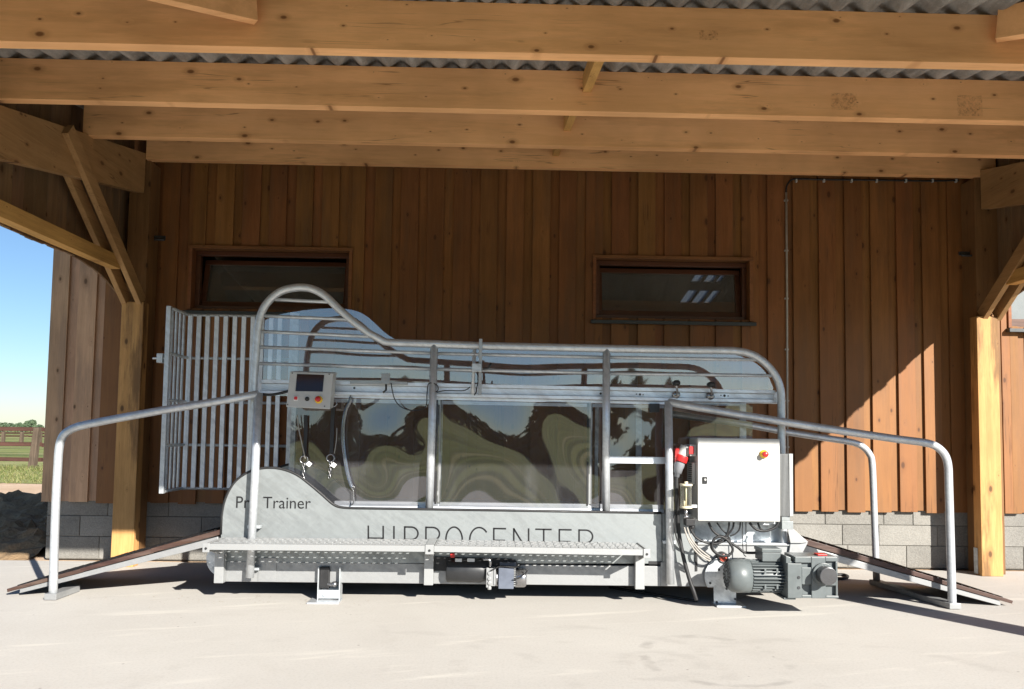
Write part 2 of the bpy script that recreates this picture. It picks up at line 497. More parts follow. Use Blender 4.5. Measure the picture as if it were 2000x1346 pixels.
def mat_glass(name, refl, tint=(.93,.95,.97), rough=.0, dirt=.06, gloss=(1,1,1), film=(.55,.56,.58), base=0.0):
    n = NT(name)
    tr = n.n('ShaderNodeBsdfTransparent'); tr.inputs[0].default_value = c4(tint)
    gl = n.n('ShaderNodeBsdfGlossy'); gl.inputs['Roughness'].default_value = rough; gl.inputs[0].default_value = c4(gloss)
    df = n.n('ShaderNodeBsdfDiffuse'); df.inputs[0].default_value = c4(film)
    lw = n.n('ShaderNodeLayerWeight'); lw.inputs[0].default_value = .25
    fac = n.math('ADD', n.math('MULTIPLY', lw.outputs['Fresnel'], .8), refl)
    fac = n.math('MINIMUM', fac, .95)
    mx = n.n('ShaderNodeMixShader'); n.l(fac, mx.inputs[0]); n.l(tr.outputs[0], mx.inputs[1]); n.l(gl.outputs[0], mx.inputs[2])
    sm = n.noise(n.coord((1, 1, .35)), 3.5, 6, .65, .7)
    spots = n.noise(n.coord(), 42, 3, .7)
    dm = n.math('ADD', n.maprange(sm, .42, .75, base, base+dirt), n.maprange(spots, .70, .80, 0, dirt*2.0))
    m2 = n.n('ShaderNodeMixShader'); n.l(dm, m2.inputs[0]); n.l(mx.outputs[0], m2.inputs[1]); n.l(df.outputs[0], m2.inputs[2])
    n.l(m2.outputs[0], n.out.inputs[0])
    return n.m
M['acrylic'] = mat_glass('clear acrylic sheet', .145, (.70,.70,.71), .022, .07, film=(.36,.36,.39), base=.05)
M['acrylic_back'] = mat_glass('clear acrylic back sheet', .25, (.92,.93,.97), .022, .12, film=(.50,.50,.62), base=.07)
M['glass'] = mat_glass('window glass', .07, (.70,.73,.74), .02, .10, film=(.30,.29,.27), base=.22)
M['cup'] = mat_glass('clear plastic cup', .08, (.92,.91,.86), .05, .10)

def mat_skylight():
    n = NT('translucent skylight sheet')
    t = n.n('ShaderNodeBsdfTranslucent'); t.inputs[0].default_value = c4((.15,.17,.19))
    d = n.n('ShaderNodeBsdfTransparent'); d.inputs[0].default_value = c4((.075,.09,.105))
    mx = n.n('ShaderNodeMixShader'); mx.inputs[0].default_value = .45
    n.l(t.outputs[0], mx.inputs[1]); n.l(d.outputs[0], mx.inputs[2]); n.l(mx.outputs[0], n.out.inputs[0])
    return n.m
M['skylight'] = mat_skylight()

def mat_ground(name, c1, c2, c3, s1=.5, s2=6, bumpd=.03):
    n = NT(name)
    co = n.coord()
    a = n.noise(co, s1, 6, .62, .4); b = n.noise(co, s2, 6, .7)
    base = n.mix(n.maprange(a, .35, .65), c4(c1), c4(c2))
    base = n.mix(n.math('MULTIPLY', n.maprange(b, .45, .72), .6), base, c4(c3))
    n.bsdf(base, .95, 0, .1, n.bump(b, .7, bumpd))
    return n.m
def mat_field():
    # mown and grazed strips of different growth running across the fields
    n = NT('meadow turf')
    co = n.coord()
    a = n.noise(co, .12, 6, .62, .4); b = n.noise(co, 3, 6, .7)
    st = n.noise(n.coord((.012, .30, 1)), 1.0, 4, .6, .6)
    base = n.mix(n.maprange(a, .35, .65), c4((.20,.235,.070)), c4((.27,.28,.105)))
    base = n.mix(n.maprange(st, .44, .52), base, c4((.095,.120,.038)))
    base = n.mix(n.maprange(st, .56, .62), base, c4((.34,.31,.15)))
    base = n.mix(n.math('MULTIPLY', n.maprange(b, .45, .72), .5), base, c4((.31,.29,.13)))
    n.bsdf(base, .95, 0, .1, n.bump(b, .7, .03))
    return n.m
M['field'] = mat_field()
M['verge'] = mat_ground('grass verge turf', (.30,.29,.13), (.21,.24,.08), (.40,.34,.19), .6, 5)
M['track'] = mat_ground('sandy track', (.52,.37,.25), (.60,.45,.32), (.42,.29,.19), .8, 6)
M['soil'] = mat_ground('dark loose soil', (.30,.20,.115), (.40,.28,.165), (.17,.115,.07), 2.0, 14, .06)

def mat_leaf(name, c1, c2):
    n = NT(name)
    v = n.island()
    base = n.mix(v, c4(c1), c4(c2))
    b = n.bsdf(base, .6, 0, .25)
    return n.m
M['leaf'] = mat_leaf('tree leaves', (.035,.062,.022), (.075,.115,.038))
M['leaf_far'] = mat_leaf('far tree leaves', (.050,.080,.045), (.085,.120,.062))
M['blade'] = mat_leaf('grass blades', (.085,.125,.03), (.22,.20,.085))
M['bark'] = plain('bark', (.09,.065,.045), .9)

def mat_stamp():
    n = NT('faded ink stamp')
    tr = n.n('ShaderNodeBsdfTransparent'); df = n.n('ShaderNodeBsdfDiffuse'); df.inputs[0].default_value = c4((.16,.06,.02))
    ch = n.n('ShaderNodeTexChecker'); n.l(n.coord(), ch.inputs[0]); ch.inputs['Scale'].default_value = 62
    f = n.noise(n.coord(), 26, 4, .7)
    g = n.noise(n.coord(), 90, 3, .6)
    fac = n.math('MULTIPLY', n.maprange(f, .36, .66), n.math('MULTIPLY', n.maprange(g, .3, .6), .42))
    fac = n.math('MULTIPLY', fac, n.math('ADD', n.math('MULTIPLY', ch.outputs[1], .35), .55))
    mx = n.n('ShaderNodeMixShader'); n.l(fac, mx.inputs[0]); n.l(tr.outputs[0], mx.inputs[1]); n.l(df.outputs[0], mx.inputs[2]); n.l(mx.outputs[0], n.out.inputs[0])
    return n.m
M['stamp'] = mat_stamp()

# ------------------------------------------------------------------ ground
def sheet(name, pts, z, mat, kind='structure'):
    me = bpy.data.meshes.new(name)
    me.from_pydata([(x, y, z) for x, y in pts], [], [tuple(range(len(pts)))])
    me.materials.append(mat)
    o = bpy.data.objects.new(name, me); col.objects.link(o)
    o['kind'] = kind
    return o
field = sheet('field', [(-900,-400),(900,-400),(900,1400),(-900,1400)], -.020, M['field'])
sheet('sandy_track', [(-60,7.6),(40,7.6),(40,19.0),(-3,19.3),(-9,18.6),(-11.5,19.1),(-60,22)], -.012, M['track'])
sheet('grass_verge', [(-60,22.0),(-11.5,19.1),(-9,18.6),(-3,19.3),(40,19),(40,29),(-60,33)], -.006, M['verge'])

def apron():
    m = MB()
    m.prism([(-14,-.25),(14,-.25),(14,0),(-14,0)], -0.9, 8.0)
    o = m.build('concrete_apron', M['concrete'], None, base=(0,0,0))
    o['kind'] = 'structure'
apron()

def soil():
    # loose dark soil thrown up along the side of the barn
    m = MB(); nx, ny = 90, 90
    x0, x1, y0, y1 = -13.5, -4.62, 8.02, 15.5
    v = []
    for j in range(ny+1):
        for i in range(nx+1):
            x = x0 + (x1-x0)*i/nx; y = y0 + (y1-y0)*j/ny
            e = min((x-x0)/1.6, (x1-x)/.15+.55, (y-y0)/.5, (y1-y)/2.2, 1.0); e = max(0, e)
            h = .05*math.sin(x*2.1+1.3*y)+.045*math.sin(3.7*x-2.2*y+1)+.03*math.sin(7.3*x+5.1*y)+random.uniform(-.025,.025)
            h += .09*math.sin(9.1*x+2*math.sin(3*y))*math.sin(8.3*y+1.7*math.sin(4*x)) + random.uniform(-.05,.07)
            h += .16*math.exp(-((x+7.35)/.5)**2-((y-12.7)/.5)**2) + .10*math.exp(-((x+8.1)/.5)**2-((y-13.6)/.6)**2)
            v.append((x, y, -.01 + e*(.07 + h*.8)))
    f = [(j*(nx+1)+i, j*(nx+1)+i+1, (j+1)*(nx+1)+i+1, (j+1)*(nx+1)+i) for j in range(ny) for i in range(nx)]
    m.add(v, f, False)
    o = m.build('soil', M['soil'], None)
    o['kind'] = 'stuff'; o['label'] = 'dark loose soil heaped along the barn side'
soil()

# ------------------------------------------------------------------ barn: wall, plinth, windows, roof
YW = 8.04                      # face of the proud boards
XL = PX(94, 700, -4.5).x
XL = P(97, 640, YW).x
XR = 9.0
ZB = P(1750, 1001, YW).z       # lower end of the boarding
barn = tag(empty('barn', (2.2, 8.3, 0)), 'wooden barn with brown vertical boarding on a block plinth behind the treadmill', 'barn')

w1 = (*XZ(371, 479, YW), *XZ(686, 611, YW))
w2 = (*XZ(1158, 498, YW), *XZ(1470, 629, YW))
w3 = (P(1966, 560, YW).x, w2[1], P(1966, 560, YW).x + 1.62, P(1980, 641, YW).z)
WINS = []
for a in (w1, w2, w3): WINS.append((a[0], a[2], min(a[1], a[3]), max(a[1], a[3])))

def roofz(y): return RZ0 + RS*(y - 4.27)
zb1 = P(1000, 103, 4.27).z; zb2 = P(1000, 216, 5.47).z; zb3 = P(1000, 282, 6.67).z; zb4 = P(1000, 326, 7.80).z
HB = .275
RS = (zb3 - zb1)/2.4
RZ0 = zb1 + HB

def cladding():
    m = MB(); mw = m; me_ = MB()
    pitch = .268
    xs = XL; k = 0
    while xs < XR:
        wd = .176 + random.uniform(-.006, .006)
        zt = 4.35 if xs > -4.35 else 3.16
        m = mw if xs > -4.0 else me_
        for (a, b, y0, y1, zo) in ((xs, xs+wd, YW, YW+.026, random.uniform(-.006, .008)), (xs+wd-.03, xs+pitch+.03, YW+.028, YW+.052, .012+random.uniform(-.004,.006))):
            segs = [(a, b, ZB+zo, zt)]
            for (wx0, wx1, wz0, wz1) in WINS:
                new = []
                lo, hi = wx0+.02, wx1-.02
                for (xa, xb_, s0, s1) in segs:
                    if xb_ <= lo or xa >= hi: new.append((xa, xb_, s0, s1)); continue
                    if xa < lo: new.append((xa, lo, s0, s1))
                    if xb_ > hi: new.append((hi, xb_, s0, s1))
                    new += [(max(xa, lo), min(xb_, hi), s0, wz0+.02), (max(xa, lo), min(xb_, hi), wz1-.02, s1)]
                segs = new
            for xa, xb_, s0, s1 in segs:
                m.box(xa, xb_, y0, y1, s0, s1)
        xs += pitch + random.uniform(-.004, .004); k += 1
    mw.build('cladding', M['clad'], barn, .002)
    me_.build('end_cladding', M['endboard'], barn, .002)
cladding()
def side_clad():
    m = MB(); y = YW+.10
    while y < 14:
        m.box(XL+.002, XL+.024, y, y+.19, ZB, 2.9-.03*(y-8.3))
        m.box(XL+.026, XL+.045, y+.16, y+.29, ZB+.01, 2.89-.03*(y-8.3))
        y += .268
    m.build('side_cladding', M['gable'], barn, .002)
    # dark lining: closes the building to light
    m = MB()
    t = .03
    wx = sorted(WINS)
    # back of the front wall, with the window holes left open
    xa = -4.10
    for (wx0, wx1, wz0, wz1) in wx:
        m.box(xa, wx0+.02, YW+.075, YW+.10, 0.02, 4.55)
        m.box(wx0+.02, wx1-.02, YW+.075, YW+.10, 0.02, wz0+.02)
        m.box(wx0+.02, wx1-.02, YW+.075, YW+.10, wz1-.02, 4.55)
        xa = wx1-.02
    m.box(xa, XR-.02, YW+.075, YW+.10, 0.02, 4.55)
    zr_ = roofz(8.3)
    m.prismx([(YW+.10, .02), (14.0, .02), (14.0, zr_-.167*5.7-.01), (8.3, zr_-.01), (YW+.10, zr_-.03)], -4.10, -4.07)
    m.hexa([(XL+.03,YW+.06,2.9),(-4.08,YW+.06,3.3),(-4.08,YW+.06,3.33),(XL+.03,YW+.06,2.93)], [(XL+.03,14.0,2.7),(-4.08,14.0,3.1),(-4.08,14.0,3.13),(XL+.03,14.0,2.73)])
    m.prismx([(YW+.10, .02), (14.0, .02), (14.0, zr_-.167*5.7-.01), (8.3, zr_-.01), (YW+.10, zr_-.03)], XR-.05, XR-.02)
    m.box(-4.10, XR-.02, 14.0, 14.05, 0.02, zr_-.167*5.7-.01)
    m.box(XL+.05, XR-.02, YW+.10, 14.0, .006, .02)
    m.build('inner_lining', M['interior'], barn)
side_clad()

def plinth():
    m = MB(); mo = MB()
    h = .205; L = .6
    z = ZB + .012 - .0
    rows = []
    zt = h*math.ceil((ZB)/h)
    zz = ZB - .02
    # courses are counted down from the boarding: a cut course, then whole ones
    tops = [ZB+.06, ZB - .135, ZB - .135 - h, -.02]
    for r in range(3):
        z1, z0 = tops[r], tops[r+1]
        if r == 2: z0 = 0.004
        x = XL + .035 - (L*[.0, .45, .12][r])
        while x < XR:
            l = L if random.random() > .18 else L*random.choice((.5, .62))
            a = max(x, XL+.035); b = min(x+l-.006, XR)
            dy = random.uniform(-.002, .002)
            if b > a + .02: m.box(a, b, YW+.055+dy, YW+.16, z0+.005, z1-.002)
            x += l
    m.build('plinth', M['block'], barn, .004)
    mo.box(XL+.045, XR-.01, YW+.064, YW+.15, .002, ZB+.05)
    mo.build('mortar', M['mortar'], barn)
    m = MB()
    y = YW+.18; 
    for r in range(3):
        y = YW+.165 + .3*(r % 2)
        while y < 13.4:
            m.box(XL+.036, XL+.16, y, y+.594, r*.205+.003, r*.205+.2); y += .6
    m.build('side_plinth', M['block'], barn, .004)
plinth()

def window(x0, x1, z0, z1, open_top, sill=True):
    fr = MB()
    d0 = YW - .022; d1 = YW + .13
    t = .034
    # trim boards round the opening, standing proud of the boarding
    fr.box(x0-.005, x1+.005, d0, d1-.03, z1-t, z1)
    fr.box(x0, x0+t, d0+.003, d1-.03, z0, z1-t-.001)
    fr.box(x1-t, x1, d0+.003, d1-.03, z0, z1-t-.001)
    root = fr.build('window', M['wintrim'], barn, .003)
    fx0, fx1, fz0, fz1 = x0+t+.002, x1-t-.002, z0+.004, z1-t-.004
    f2 = MB(); w_ = .045
    f2.box(fx0, fx1, d1-.045, d1+.02, fz0, fz0+w_*1.35)
    f2.box(fx0, fx1, d1-.045, d1+.02, fz1-w_, fz1)
    f2.box(fx0, fx0+w_, d1-.044, d1+.019, fz0+w_*1.35+.001, fz1-w_-.001)
    f2.box(fx1-w_, fx1, d1-.044, d1+.019, fz0+w_*1.35+.001, fz1-w_-.001)
    f2.build('frame', M['winframe'], root, .004)
    # tilting sash: hinged at the foot, leaning in at the head
    sx0, sx1 = fx0+w_-.012, fx1-w_+.012
    b0, b1 = fz0+w_*1.35+.004, fz1-w_-.002
    H = b1 - b0
    tilt = open_top
    def q(y, z):   # point of the leaning sash
        return (d1+.024+ y + (z-b0)/H*tilt, z - (0.5*tilt*tilt/H)*(z-b0)/H)
    s = MB(); ws = .05
    def bar(xa, xb, za, zb_, ya, yb):
        A = [(xa, *q(ya, za)), (xb, *q(ya, za)), (xb, *q(ya, zb_)), (xa, *q(ya, zb_))]
        B = [(xa, *q(yb, za)), (xb, *q(yb, za)), (xb, *q(yb, zb_)), (xa, *q(yb, zb_))]
        s.hexa(A, B)
    bar(sx0, sx1, b0, b0+ws, 0, .045); bar(sx0, sx1, b1-ws, b1, 0, .045)
    bar(sx0, sx0+ws, b0+ws+.001, b1-ws-.001, .001, .044); bar(sx1-ws, sx1, b0+ws+.001, b1-ws-.001, .001, .044)
    s.build('sash', M['winframe'], root, .004)
    g = MB()
    A = [(sx0+ws-.004, *q(.022, b0+ws-.004)), (sx1-ws+.004, *q(.022, b0+ws-.004)), (sx1-ws+.004, *q(.022, b1-ws+.004)), (sx0+ws-.004, *q(.022, b1-ws+.004))]
    g.add(A, [(0,1,2,3)])
    g.build('pane', M['glass'], root)
    if sill:
        sl_ = MB(); sl_.hexa([(x0-.02, YW-.065, z0-.048), (x1+.02, YW-.065, z0-.048), (x1+.02, YW-.065, z0-.012), (x0-.02, YW-.065, z0-.012)],
                             [(x0-.02, d1-.05, z0-.036), (x1+.02, d1-.05, z0-.036), (x1+.02, d1-.05, z0+.002), (x0-.02, d1-.05, z0+.002)])
        sl_.build('sill', M['sill'], root, .003)
    return root
window(*WINS[0], .10); window(*WINS[1], .06)
w3o = window(*WINS[2], .0)
# white sheet added behind the right-hand pane in place of its sky reflection
bl = MB(); bl.box(WINS[2][0]+.08, WINS[2][1]-.08, YW+.20, YW+.205, WINS[2][2]+.08, WINS[2][3]-.06)
bl.build('sky_glare_sheet', M['white'], w3o)

def barn_roof():
    # near slope up to the ridge, far slope down, with two rows of translucent skylights in the far slope
    yr = 8.3; zr = roofz(yr)
    yf = 14.3; zf = zr - .167*(yf-yr)
    m = MB()
    def slab(xa, xb, ya, yb, za, zb_):
        t = .05
        m.hexa([(xa,ya,za),(xb,ya,za),(xb,yb,zb_),(xa,yb,zb_)], [(xa,ya,za+t),(xb,ya,za+t),(xb,yb,zb_+t),(xa,yb,zb_+t)])
    ya = 8.02
    slab(-4.12, XR+.1, ya, yr, roofz(ya)+.03, zr+.03)
    nrm = -.167
    def zfar(y): return zr + nrm*(y-yr)
    # skylight rectangles on the far slope seen through the right-hand window
    def hit(px, py):
        d = ray(px, py)
        # z = zr + nrm*(y-yr)
        t = (zr - nrm*yr - CAM.z)/(d.z - nrm*d.y)
        return CAM + d*t
    rows = []
    for (pyb, pyt, pxs) in ((597, 571, ((1326,1350),(1349,1373),(1373,1393))), (556, 538, ((1348,1372),(1373,1397),(1397,1412)))):
        pb = hit(1360, pyb); pt = hit(1360, pyt)
        y0, y1 = sorted((pb.y, pt.y))
        xr_ = []
        for (a, b) in pxs:
            xa = hit(a, pyb).x; xb = hit(b-5, pyb).x
            xr_.append((xa, xb))
        rows.append((y0, y1, xr_))
    rows.sort()
    m2 = []
    yc = yr
    for (y0, y1, xr_) in rows:
        y0 = max(y0, yc+.05); y1 = max(y1, y0+.2); y1 = min(y1, yf-.3); 
        if y0 > yf-.6: continue
        slab(-4.12, XR+.1, yc, y0, zfar(yc)+.03, zfar(y0)+.03)
        xa = -4.12
        for (a, b) in xr_:
            slab(xa, a, y0, y1, zfar(y0)+.03, zfar(y1)+.03)
            m2.append([(a,y0,zfar(y0)+.05),(b,y0,zfar(y0)+.05),(b,y1,zfar(y1)+.05),(a,y1,zfar(y1)+.05)])
            xa = b
        slab(xa, XR+.1, y0, y1, zfar(y0)+.03, zfar(y1)+.03)
        yc = y1
    slab(-4.12, XR+.1, yc, yf, zfar(yc)+.03, zfar(yf)+.03)
    r = m.build('roof', M['interior'], barn)
    for q in m2: MB().add(q, [(0,1,2,3)]).build('skylight', M['skylight'], r)
    print('SKYLIGHTS', rows)
barn_roof()

# ------------------------------------------------------------------ canopy
canopy = tag(empty('canopy', (.5, 5.3, 0)), 'open timber canopy of pale beams under a corrugated roof in front of the barn', 'canopy')
YE = 2.79
RX0, RX1 = -3.98, 5.12
def corrugated():
    m = MB(); per = .177; amp = .028; t = .007
    n = int((RX1-RX0)/per*14)
    ys = [YE-.12, 3.6, 4.87, 6.1, 7.3, YW-.03]
    def row(dz):
        return [[(RX0+(RX1-RX0)*i/n, y, roofz(y)+amp+.004+dz+amp*math.cos(2*math.pi*(RX0+(RX1-RX0)*i/n)/per)) for i in range(n+1)] for y in ys]
    for dz in (0, t):
        rr = row(dz); v = [p for r in rr for p in r]
        m.add(v, [(j*(n+1)+i, j*(n+1)+i+1, (j+1)*(n+1)+i+1, (j+1)*(n+1)+i) for j in range(len(ys)-1) for i in range(n)], True)
    m.build('roof_sheet', M['fibre'], canopy)
corrugated()

PLX, PRX = -3.70, 4.72          # middle lines of the two side frames
PW = .21
pl0 = P(240, 600, 7.68).x; pl1 = P(276, 640, 7.68).x
pr0 = P(1915, 640, 7.62).x; pr1 = P(1957, 640, 7.62).x
PLX = (pl0+pl1)/2; PRX = (pr0+pr1)/2
print('POSTS', PLX, PRX, pl1-pl0, pr1-pr0)
BW = .085
for k, (y, pz0, pz1) in enumerate(((YE, None, None), (4.27, 80.5, 125.5), (5.47, 192.5, 236.5), (6.67, 261, 304))):
    m = MB()
    x0, x1 = PLX-.02, PRX+.02
    if k < 3: x0, x1 = PLX-.19, PRX+.19
    if pz0 is None: za = zb_ = roofz(y) - HB
    else:
        # the beams are not quite level: each end is measured
        A = P(0, pz0, y); B = P(2000, pz1, y); sl_ = (B.z-A.z)/(B.x-A.x)
        za = A.z+(x0-A.x)*sl_; zb_ = A.z+(x1-A.x)*sl_
    h = roofz(y) + RS*BW*.5
    m.hexa([(x0,y,za),(x1,y,zb_),(x1,y,h),(x0,y,h)], [(x0,y+BW,za),(x1,y+BW,zb_),(x1,y+BW,h+.004),(x0,y+BW,h+.004)])
    pb = m.build('purlin', M['beam'], canopy, .003)
    if k == 2:      # faded ink stamps printed on the second beam
        for (u0, v0, u1, v1) in ((1624, 183, 1674, 214), (1870, 187, 1918, 226), (1366, 60, 1402, 78)):
            yy = y if u0 != 1366 else 4.27
            a = P(u0, v1, yy); b = P(u1, v0, yy)
            MB().add([(a.x, yy-.0012, a.z), (b.x, yy-.0012, a.z), (b.x, yy-.0012, b.z), (a.x, yy-.0012, b.z)], [(0,1,2,3)]).build('ink_stamp', M['stamp'], pb)
zb4 = P(1000, 325.5, 7.76).z
m = MB(); m.box(P(285,300,7.76).x, P(1945,320,7.76).x, 7.76, 7.76+BW, zb4, roofz(7.76)); m.build('wall_plate', M['beam'], canopy, .003)
# short blocking between the purlins
for (ya, yb, xx, zz) in ((4.27+BW+.002, 5.468, .60, .125), (5.47+BW+.002, 6.668, .565, .125), (6.67+BW+.002, 7.758, .545, .12)):
    m = MB()
    za = roofz(ya)-HB+zz; zb_ = roofz(yb)-HB+zz
    m.hexa([(xx-.03,ya,za),(xx+.03,ya,za),(xx+.03,yb,zb_),(xx-.03,yb,zb_)], [(xx-.03,ya,za+.13),(xx+.03,ya,za+.13),(xx+.03,yb,zb_+.13),(xx-.03,yb,zb_+.13)])
    m.build('blocking', M['lath'], canopy, .003)
# flat corner braces from the first purlin out to the eaves
for sx, xa, xb, ya_px in ((-1, P(500, 45, 4.26).x, -3.3, 45), (1, P(1943, 80, 4.26).x, 4.6, 80)):
    pz = P(500 if sx < 0 else 1943, 45 if sx < 0 else 80, 4.24).z
    m = MB()
    A = Vector((xa, 4.235, pz+.09)); B = Vector((xb, 2.80, pz+.09-.167*1.4))
    m.beam(A, B, .06, .18)
    m.build('corner_brace', M['beam'], canopy, .003)

for X, side in ((PLX, -1), (PRX, 1)):
    for yc in (7.68, 3.62):
        m = MB()
        ztop = roofz(yc) - .02 if yc > 5 else roofz(yc) - HB - .10
        if yc > 5:
            # brown main post against the wall, pale shoulder post in front carrying the knee braces
            e0, e1 = (P(248, 480, 7.80).x, P(288, 480, 7.80).x) if side < 0 else (P(1906, 500, 7.80).x, P(1950, 500, 7.80).x)
            m.box(e0, e1, 7.80, YW-.001, 0.0, zb4-.001)
            m.build('post', M['post_dark'], canopy, .004)
            m = MB(); m.box(X-PW/2, X+PW/2, yc, 7.799, 0.0, 2.52)
        else: m.box(X-PW/2, X+PW/2, yc, yc+.23, 0.0, ztop)
        p = m.build('post', M['post'], canopy, .006)
        if side > 0 and yc > 5:
            b = MB(); b.box(X-PW/2-.006, X-PW/2-.001, yc+.06, yc+.12, .012, .26); b.build('foot_strap', M['galv_dull'], p)
    # rafter
    m = MB()
    KX = P(274, 587, 7.71).x if side < 0 else P(1921, 615, 7.71).x
    xin = KX + side*.071
    q0 = P(280, 302, 7.79); q1 = P(280, 379, 7.79); KL = P(274, 587, 7.71).x-.026; s0 = PX(0, 206, KL); s1 = PX(0, 311, KL)
    ru = (q0.z-s0.z)/(7.79-s0.y); rl = (q1.z-s1.z)/(7.79-s1.y)
    m.prismx([(YE+.1, q1.z-rl*(7.79-YE-.1)), (7.755, q1.z), (7.755, q0.z), (YE+.1, q0.z-ru*(7.79-YE-.1))], xin-.045, xin+.045)
    m.build('rafter', M['beam_y'], canopy, .003)
    # a pair of knee braces on either face of the rafter
    pts = []
    kt = PX(132, 252, P(274, 587, 7.71).x)
    for dx in (KX-X, KX-X+side*.142):
        m = MB()
        m.beam((X+dx, 7.735, 2.53), (X+dx, kt.y, kt.z), .05, .125, (0, .7, .7))
        m.build('knee_brace', M['beam_y'], canopy, .003)
    # tie beam between the posts
    m = MB()
    zt = 2.765
    m.box(X+side*.02-.05, X+side*.02+.05, 3.85, 7.34, zt, zt+.12)
    m.build('tie_beam', M['lath'], canopy, .003)
    # gable boards hung outside: their lower ends follow a shallow arch
    m = MB()
    y = YE; xb = X + side*.21
    xb2 = X + side*.235
    i = 0
    while y < YW - .03:
        y2 = min(y+.155, YW-.03)
        def low(yy):
            base = 2.80
            if yy > 7.0: base -= .16*((yy-7.0)/.75)**1.7
            if yy < 4.3: base -= .2*((4.3-yy)/.75)**1.7
            return max(base, 2.28)
        zlo = low((y+y2)/2) + random.uniform(-.007, .007)
        xx = xb
        zl0, zl1 = low(y) + zlo - low((y+y2)/2), low(y2) + zlo - low((y+y2)/2)
        m.hexa([(xx-.011, y+.002, zl0), (xx+.011, y+.002, zl0), (xx+.011, y2-.002, zl1), (xx-.011, y2-.002, zl1)],
               [(xx-.011, y+.002, roofz(y)+.035), (xx+.011, y+.002, roofz(y)+.035), (xx+.011, y2-.002, roofz(y2)+.035), (xx-.011, y2-.002, roofz(y2)+.035)])
        if i % 2 == 0: m.box(xb+side*.013, xb+side*.030, y+.10, y2+.05, max(zl0, zl1)+.002, roofz(y)+.02)
        y = y2; i += 1
    m.build('gable_boards', M['gable'], canopy, .002)
# small galvanised brackets on the posts
for (px, py, X, s) in ((312, 465, PLX, 1), (1886, 496, PRX, -1)):
    p = P(px, py, 7.86)
    m = MB()
    m.box(p.x-.06, p.x+.05, 7.865, 7.885, p.z-.012, p.z+.026)
    m.cyl((p.x-.05, 7.85, p.z-.018), (p.x+.055, 7.85, p.z-.018), .012)
    m.build('bracket', M['darksteel'], canopy, .003)

# ------------------------------------------------------------------ conduit and cable on the wall
cx = [P(1535.5, 376, YW-.015), P(1537, 560, YW-.015), P(1538, 900, YW-.015)]
m = MB(); m.tube([cx[0], cx[1], cx[2]], .0105, 10)
for t in (.03, .22, .40, .59, .78, .95):
    q = cx[0].lerp(cx[2], t)
    m.box(q.x-.02, q.x+.02, YW-.018, YW+.002, q.z-.008, q.z+.008)
tag(m.build('conduit_pipe', M['pipe'], None), 'thin grey vertical conduit pipe clipped to the brown board wall', 'pipe')
ca = empty('wall_cable', P(1700, 352, YW)); tag(ca, 'black cable in white clips running under the wall plate', 'cable')
pts = [P(x, y, YW-.012) for x, y in ((1535.5, 378), (1536, 366), (1541, 356), (1553, 350), (1609, 351), (1663, 351.5), (1712, 352), (1769, 353), (1820, 353.5), (1872, 352.5))]
m = MB(); m.tube(pts, .009, 8, True, 5); m.build('cable', M['black'], ca)
for x in (1555, 1609, 1663, 1712, 1769, 1821, 1867):
    q = P(x, 352.5, YW-.014)
    m = MB(); m.box(q.x-.007, q.x+.009, YW-.026, YW+.001, q.z-.02, q.z+.012); m.build('clip', M['white'], ca)
# ------------------------------------------------------------------ horse treadmill
YP = 6.30           # front side panel
YT = 6.335          # middle line of the tube frame
YB = 7.20           # rear side panel
tm = tag(empty('horse_treadmill', (0, 6.7, 0)), 'galvanised horse treadmill with tube railing, clear acrylic sides and lettered side panel', 'treadmill')
def pl(pts, Y): return [XZ(x, y, Y) for x, y in pts]

OUT = [(431,1100),(431.5,1045),(433,1010),(437,986),(446,962),(460,941),(480,926),(503,917.5),(530,915),(556,919),(580,929),(600,943.5),(620,960),(637,975),(650,986),(664,992),(690,994),(990,998.5),(1292,1003.5),(1293,1101)]
oz = pl(OUT, YP)
def dense(pts):
    q = [Vector((x, 0, z)) for x, z in pts]
    c = catmull(q[2:17], 4)
    return [pts[0], pts[1]] + [(p.x, p.z) for p in c] + pts[17:]
oz = dense(oz)
m = MB(); m.prism(oz, YP, YP+.012)
front = m.build('side_panel', M['galv_sheet'], tm, .002)
# rear panel, same outline
m = MB(); m.prism(oz, YB, YB+.012); rear = m.build('side_panel', M['galv_sheet'], tm, .002)
# black edge trim along the top of both panels
for Y, par in ((YP, front), (YB, rear)):
    m = MB(); tp = [Vector((x, Y+.006, z+.004)) for x, z in oz[1:-1]]
    m.tube(tp, .011, 8); m.build('edge_trim', M['black'], par)

# lettering on the front panel
def strokes(name, letters):
    m = MB(); wd = .0125
    for poly in letters:
        q = [Vector((*XZ(x, y, YP),)).to_3d() for x, y in poly]
        q = [Vector((v.x, 0, v.y)) for v in q]
        L = []; Rr = []
        for i, p in enumerate(q):
            a = q[max(i-1,0)]; b = q[min(i+1,len(q)-1)]
            if i in (0, len(q)-1) or True:
                d = (b-a).normalized()
            nrm = Vector((-d.z, 0, d.x))
            k = wd/2
            if 0 < i < len(q)-1:
                c = (q[i]-q[i-1]).normalized().dot((q[i+1]-q[i]).normalized())
                k = wd/2/max(.5, math.sqrt((1+c)/2))
            L.append(p+nrm*k); Rr.append(p-nrm*k)
        v = [(p.x, YP-.0016, p.z) for p in L] + [(p.x, YP-.0016, p.z) for p in Rr]
        n = len(q)
        m.add(v, [(i, i+1, n+i+1, n+i) for i in range(n-1)])
    return m.build(name, M['ink'], front)
